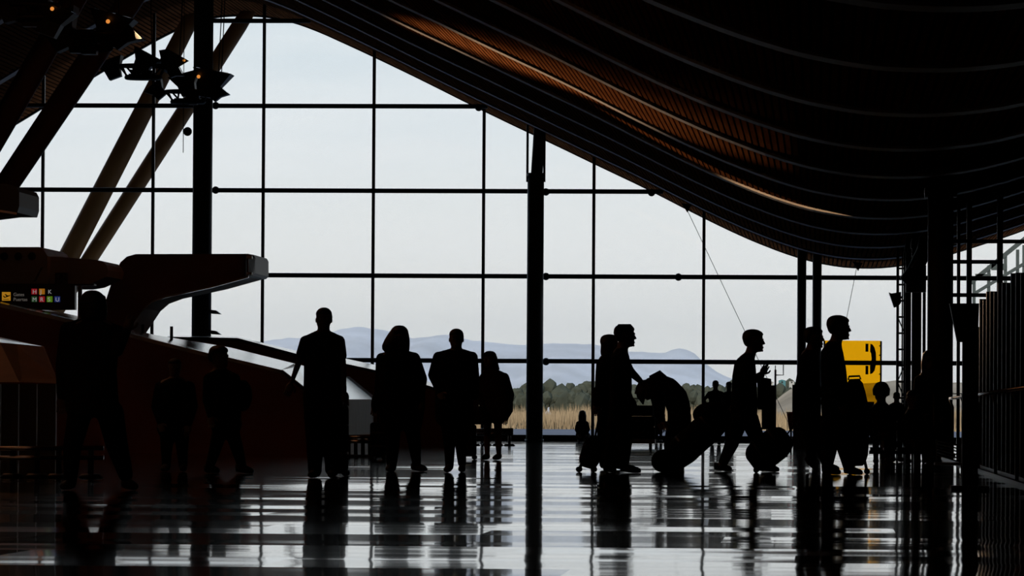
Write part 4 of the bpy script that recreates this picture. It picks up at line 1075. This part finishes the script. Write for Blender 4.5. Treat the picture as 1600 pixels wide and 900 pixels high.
# big tilted travel bag and the man who pulls it
YL = GY(1060, 738)
tvb = suitcase('large bulging travel bag tilted on its wheels, pulled by the man with the phone', (1044, 725), (1136, 641), 48, .2, YL, handle=(1146, 634), m='ink', name='travel_bag', cat='bag', round_=.75, soft=True)
wb_ = P(1036, 722, YL-.02); wb_.z = .131
MB().tube([wb_+Vector((0, -.26, 0)), wb_+Vector((0, -.22, 0)), wb_+Vector((0, .22, 0)), wb_+Vector((0, .26, 0))], [.09, .13, .13, .09], 20).build('end_roll', M['ink'], tvb, True)
for dy in (-.1, .1): MB().tube([wb_+Vector((0, dy-.015, 0)), wb_+Vector((0, dy+.015, 0))], .133, 20).build('strap_band', M['plastic'], tvb, True)
MB().ball(P(1112, 648, YL), (.22, .18, .15), 16, 10).build('top_bundle', M['ink'], tvb, True)
person('man walking right holding a phone up before his chest', (1150, 737), (1177, 514, 550, 90, 0),
       [(1172, 551, 10, .07), (1168, 556, 13, .13), (1164, 566, 17, .19), (1163, 588, 19, .20), (1163, 610, 20, .18), (1163, 632, 21, .18), (1163, 652, 20, .18), (1163, 662, 17, .17)],
       [arm((1158, 566, .19, 9), (1152, 600, .22, 7.5), (1147, 630, .2, 5), curl=1.2), arm((1166, 566, -.19, 9.5), (1173, 597, -.22, 8), (1190, 586, -.2, 6), dir=(.5, 0, .9), curl=1.1)],
       [leg((1156, 655, .08, 14), (1143, 694, .08, 11), (1130, 722, .08, 8), foot=((1121, 735, .08), (1138, 735, .08))), leg((1171, 655, -.08, 15), (1186, 692, -.08, 11), (1196, 722, -.08, 8), foot=((1194, 735, -.08), (1212, 735, -.08)), )],
       top='ink', trouser='ink', extras=lambda t, W_, k: MB().prism([W_(1183, 588, -.1), W_(1205, 592, -.1), W_(1206, 640, -.1), W_(1184, 640, -.1)], (0, .2, 0)).build('messenger_bag', M['ink'], t))
ph = P(1197, 575, GY(1150, 737)-.24); t = thing('phone', 'phone held up by the man walking right', 'phone', ph)
rt = Matrix.Rotation(R(25), 3, 'Y'); MB().box(ph, (.016, .07, .14), rt).build('phone_case', M['black'], t); MB().box(ph+rt @ Vector((.0095, 0, 0)), (.003, .062, .125), rt).build('phone_screen', M['signblack'], t)
# second tilted case, the two men at right
suitcase('rounded dark wheeled case tilted behind the rearmost of the two men', (1172, 724), (1232, 679), 50, .16, GY(1195, 739), handle=(1242, 662), m='ink', round_=.85, bulge=.06, soft=True)
person('man walking right just behind the taller man, pulling a case', (1268, 736), (1271, 510, 544, 90, 0),
       [(1267, 545, 10, .07), (1265, 550, 13, .13), (1263, 560, 16, .19), (1263, 585, 18, .20), (1263, 610, 18, .18), (1263, 635, 19, .18), (1264, 655, 18, .17), (1265, 662, 16, .16)],
       [arm((1258, 562, -.19, 9), (1249, 605, -.25, 7.5), (1243, 646, -.25, 5.5), curl=1.2), arm((1266, 562, .19, 9), (1272, 598, .2, 7), (1285, 618, .2, 5))],
       [leg((1258, 655, -.08, 15), (1268, 690, -.08, 10), (1268, 716, .0, 8), foot=((1263, 722, 0), (1275, 733, 0)), flat=False), leg((1270, 655, .08, 15), (1284, 695, .08, 11), (1292, 727, .08, 8), foot=((1290, 736, .08), (1306, 736, .08)))],
       top='ink', trouser='ink')
person('tallest man walking right in front of the amber phone panel', (1308, 742), (1310, 492, 531, 90, 0),
       [(1305, 532, 11, .07), (1302, 538, 15, .13), (1300, 549, 18, .2), (1302, 575, 20, .20), (1304, 605, 21, .19), (1305, 635, 22, .19), (1305, 655, 21, .18), (1305, 668, 18, .17)],
       [arm((1297, 552, -.2, 10), (1298, 596, -.24, 8.5), (1313, 630, -.22, 6), curl=1.1), arm((1304, 552, .2, 10), (1312, 596, .2, 8), (1328, 622, .2, 6))],
       [leg((1298, 660, .09, 17), (1296, 700, .09, 13), (1292, 731, .09, 9), foot=((1290, 742, .09), (1308, 742, .09))), leg((1312, 660, -.09, 17), (1320, 700, -.09, 13), (1326, 730, -.09, 9), foot=((1324, 742, -.09), (1342, 742, -.09)))],
       top='ink', trouser='ink')
suitcase('large rounded trunk bag held before the tallest man', (1341, 728), (1335, 592), 36, .2, GY(1340, 741)-.1, m='ink', name='trunk_bag', cat='bag', round_=.7, bulge=.16, soft=True)
# seated group at right and long haired woman
def seated(label, hx, ht, hc, Y, yaw, w, hair='short'):
    by = fy(hx, Y); k = Y/F; zs = P(hx, hc, Y).z-.58
    y = lambda z: P_row(hx, Y, z)
    person(label, (hx, by), (hx, ht, hc, yaw, 0),
           [(hx, hc+1, 8, .06), (hx, hc+6, w*.7, .1), (hx+1, hc+14, w, .13), (hx+1, hc+34, w*.95, .14), (hx+1, hc+52, w, .16), (hx+1, hc+60, w*.9, .16)],
           [arm((hx-w*.8, hc+16, 0, w*.3), (hx-w*1.0, hc+42, -.1, w*.25), (hx-w*.5, hc+52, -.3, w*.2)), arm((hx+w*.8, hc+16, 0, w*.3), (hx+w*1.0, hc+42, -.1, w*.25), (hx+w*.5, hc+52, -.3, w*.2))],
           [leg((hx-w*.4, hc+56, 0, w*.38), (hx-w*.45, hc+56, -.42, w*.32), (hx-w*.45, by-8, -.42, w*.2), foot=((hx-w*.45, by, -.4), (hx-w*.45, by, -.55))), leg((hx+w*.4, hc+56, 0, w*.38), (hx+w*.45, hc+56, -.42, w*.32), (hx+w*.45, by-8, -.42, w*.2), foot=((hx+w*.45, by, -.4), (hx+w*.45, by, -.55)))],
           top='ink', hair=hair, Yover=Y, hairrows=[(hx, ht+4, 10, .09), (hx, ht+12, 14, .12), (hx, ht+22, 13, .12)] if hair == 'long' else None)
    return hc
seat = thing('waiting_bench', 'dark waiting bench under the seated group at the right', 'bench', at_floor(P(1402, 718, 72)))
zc_ = P(1400, 684, 72).z; xa_, xb_ = P(1358, 690, 72).x, P(1442, 690, 72).x
for i in range(4):
    xx = xa_+(xb_-xa_)*(i+.5)/4; MB().box((xx, 72, zc_-.16), ((xb_-xa_)/4-.03, .42, .05)).build('seat_pan', M['plastic'], seat)
    MB().box((xx, 72.30, zc_+.12), ((xb_-xa_)/4-.03, .04, .34)).build('backrest', M['plastic'], seat)
MB().span((xa_, 71.97, zc_-.23), (xb_, 72.03, zc_-.18)).build('beam', M['black'], seat)
for xx in (xa_+.1, xb_-.1): MB().span((xx-.03, 71.8, 0), (xx+.03, 72.2, zc_-.2)).build('leg', M['black'], seat)
seated('person with glasses and full dark hair seated right of the trunk bag', 1377, 596, 627, 72, -15, 20, 'long')
seated('person seated at the far right of the bench beside the long haired woman', 1426, 609, 637, 72.0, 5, 17)
person('woman with long dark hair standing right of the seated group', (1455, 724), (1454, 546, 577, -20, 0),
       [(1454, 577, 8, .06), (1454, 583, 17, .09), (1454, 592, 22, .11), (1455, 615, 20, .12), (1455, 640, 21, .13), (1455, 658, 22, .14), (1455, 668, 20, .13)],
       [arm((1435, 594, 0, 7), (1432, 622, 0, 6), (1440, 645, -.1, 4.5)), arm((1473, 594, 0, 7), (1477, 622, 0, 6), (1472, 648, -.08, 4.5))],
       [leg((1446, 664, 0, 10), (1446, 694, 0, 8), (1446, 717, 0, 6), foot=((1446, 724, .05), (1444, 724, -.1))), leg((1464, 664, 0, 10), (1464, 694, 0, 8), (1465, 717, 0, 6), foot=((1465, 724, .05), (1467, 724, -.1)))],
       hair='long', hairrows=[(1454, 551, 12, .09), (1455, 568, 16, .11), (1456, 590, 16, .11), (1457, 606, 14, .1)], top='ink')
# far figures by the glass
def far_person(label, px, top, hw, akimbo=False, Y=None, yaw=0, ground=None):
    Y = Y or 120.0; by = ground or fy(px, Y); Hh = by-top; u = Hh/100.0
    w = hw
    arms = [arm((px-w*.85, top+20*u, 0, 3.2), (px-w*(1.6 if akimbo else 1.05), top+(31 if akimbo else 35)*u, 0, 2.6), (px-w*(.9 if akimbo else 1.05), top+(43 if akimbo else 46)*u, -.03, 2.0)),
            arm((px+w*.85, top+20*u, 0, 3.2), (px+w*(1.6 if akimbo else 1.05), top+(31 if akimbo else 35)*u, 0, 2.6), (px+w*(.9 if akimbo else 1.05), top+(43 if akimbo else 46)*u, -.03, 2.0))]
    person(label, (px, by), (px, top, top+14*u, yaw, 0),
           [(px, top+14.5*u, 3, .05), (px, top+17*u, w*.7, .08), (px, top+21*u, w, .1), (px, top+36*u, w*.9, .11), (px, top+48*u, w*.92, .12), (px, top+52*u, w*.85, .11)], arms,
           [leg((px-w*.45, top+52*u, 0, w*.45), (px-w*.45, top+74*u, 0, w*.36), (px-w*.45, by-4*u, 0, w*.25), foot=((px-w*.45, by, .04), (px-w*.5, by, -.1))), leg((px+w*.45, top+52*u, 0, w*.45), (px+w*.45, top+74*u, 0, w*.36), (px+w*.45, by-4*u, 0, w*.25), foot=((px+w*.45, by, .04), (px+w*.5, by, -.1)))],
           top='ink', Yover=Y, vox=.02)
far_person('distant person standing with hands on hips near the glass', 1118, 594, 11.5, True, 116)
far_person('distant person standing beside the one with hands on hips', 1139, 596, 9, False, 117.5)
far_person('distant person by the glass, mostly hidden behind the bending figure', 1029, 606, 8, False, 121, 40)
far_person('small child standing behind the waiting bench', 1401, 612, 12, False, 74.5)
# child sitting low before the glass
cy_ = 124.0
person('small child with long hair sitting on the floor by the glass', (910, fy(910, cy_)), (910, 641, 655, 180, 0),
       [(910, 655, 4, .05), (910, 658, 8, .08), (910, 664, 9.5, .1), (910, 674, 10, .12), (910, 684, 10.5, .14), (910, 687, 9, .13)],
       [arm((903, 661, 0, 3), (900, 671, -.04, 2.6), (904, 678, -.1, 2)), arm((917, 661, 0, 3), (920, 671, -.04, 2.6), (916, 678, -.1, 2))],
       [leg((906, 683, 0, 4.5), (902, 680, .28, 4), (904, 685, .45, 3), foot=((904, 686, .48), (903, 686, .58))), leg((914, 683, 0, 4.5), (918, 680, .28, 4), (916, 685, .45, 3), foot=((916, 686, .48), (917, 686, .58)))],
       top='ink', Yover=cy_, vox=.02, hair='long', hairrows=[(910, 643, 5, .06), (910, 650, 6.5, .08), (910, 662, 6, .07)])
# loaded luggage trolley behind the couple
YT = 104.0; tb_ = at_floor(P(998, 695, YT)); lt = thing('luggage_trolley', 'loaded luggage trolley standing behind the man in the cap', 'trolley', tb_)
MB().box(tb_+Vector((0, 0, .13)), (.68, .9, .09)).build('deck', M['steel'], lt)
MB().tube([tb_+Vector((-.28, .42, .15)), tb_+Vector((-.28, .46, 1.0)), tb_+Vector((.28, .46, 1.0)), tb_+Vector((.28, .42, .15))], .02, 8).build('push_handle', M['black'], lt, True)
for dx in (-.24, .24):
    for dy in (-.34, .34): MB().tube([tb_+Vector((dx-.02, dy, .07)), tb_+Vector((dx+.02, dy, .07))], .07, 14).build('wheel', M['rubber'], lt, True)
for dx in (-.24, .24): MB().tube([tb_+Vector((dx, -.38, .16)), tb_+Vector((dx, -.2, .07))], .02, 6).build('wheel_fork', M['black'], lt)
for i, (h0, h1, w_, lab) in enumerate(((.18, .42, .34, 'wide dark case at the bottom of the trolley load'), (.421, .64, .33, 'dark case in the middle of the trolley load'), (.641, .86, .29, 'small dark case on top of the trolley load'))):
    t = thing('stacked_case', lab, 'suitcase', tb_+Vector((0, 0, h0)), 'cases on the trolley')
    c = tb_+Vector((0, 0, (h0+h1)/2)); rr = []
    for f, sc in ((-.5, .94), (-.4, 1), (.4, 1), (.5, .94)):
        rr.append([c+Vector((w_*sc*math.copysign(abs(math.cos(a))**.4, math.cos(a)), .36*sc*math.copysign(abs(math.sin(a))**.4, math.sin(a)), (h1-h0)*f)) for a in [2*math.pi*j/20 for j in range(20)]])
    MB().rings(rr).build('shell', M[('ink', 'charcoal', 'ink')[i]], t, True)
    MB().tube([c+Vector((-.08, -.36, 0)), c+Vector((-.07, -.385, 0)), c+Vector((.07, -.385, 0)), c+Vector((.08, -.36, 0))], .01, 6).build('carry_handle', M['plastic'], t)
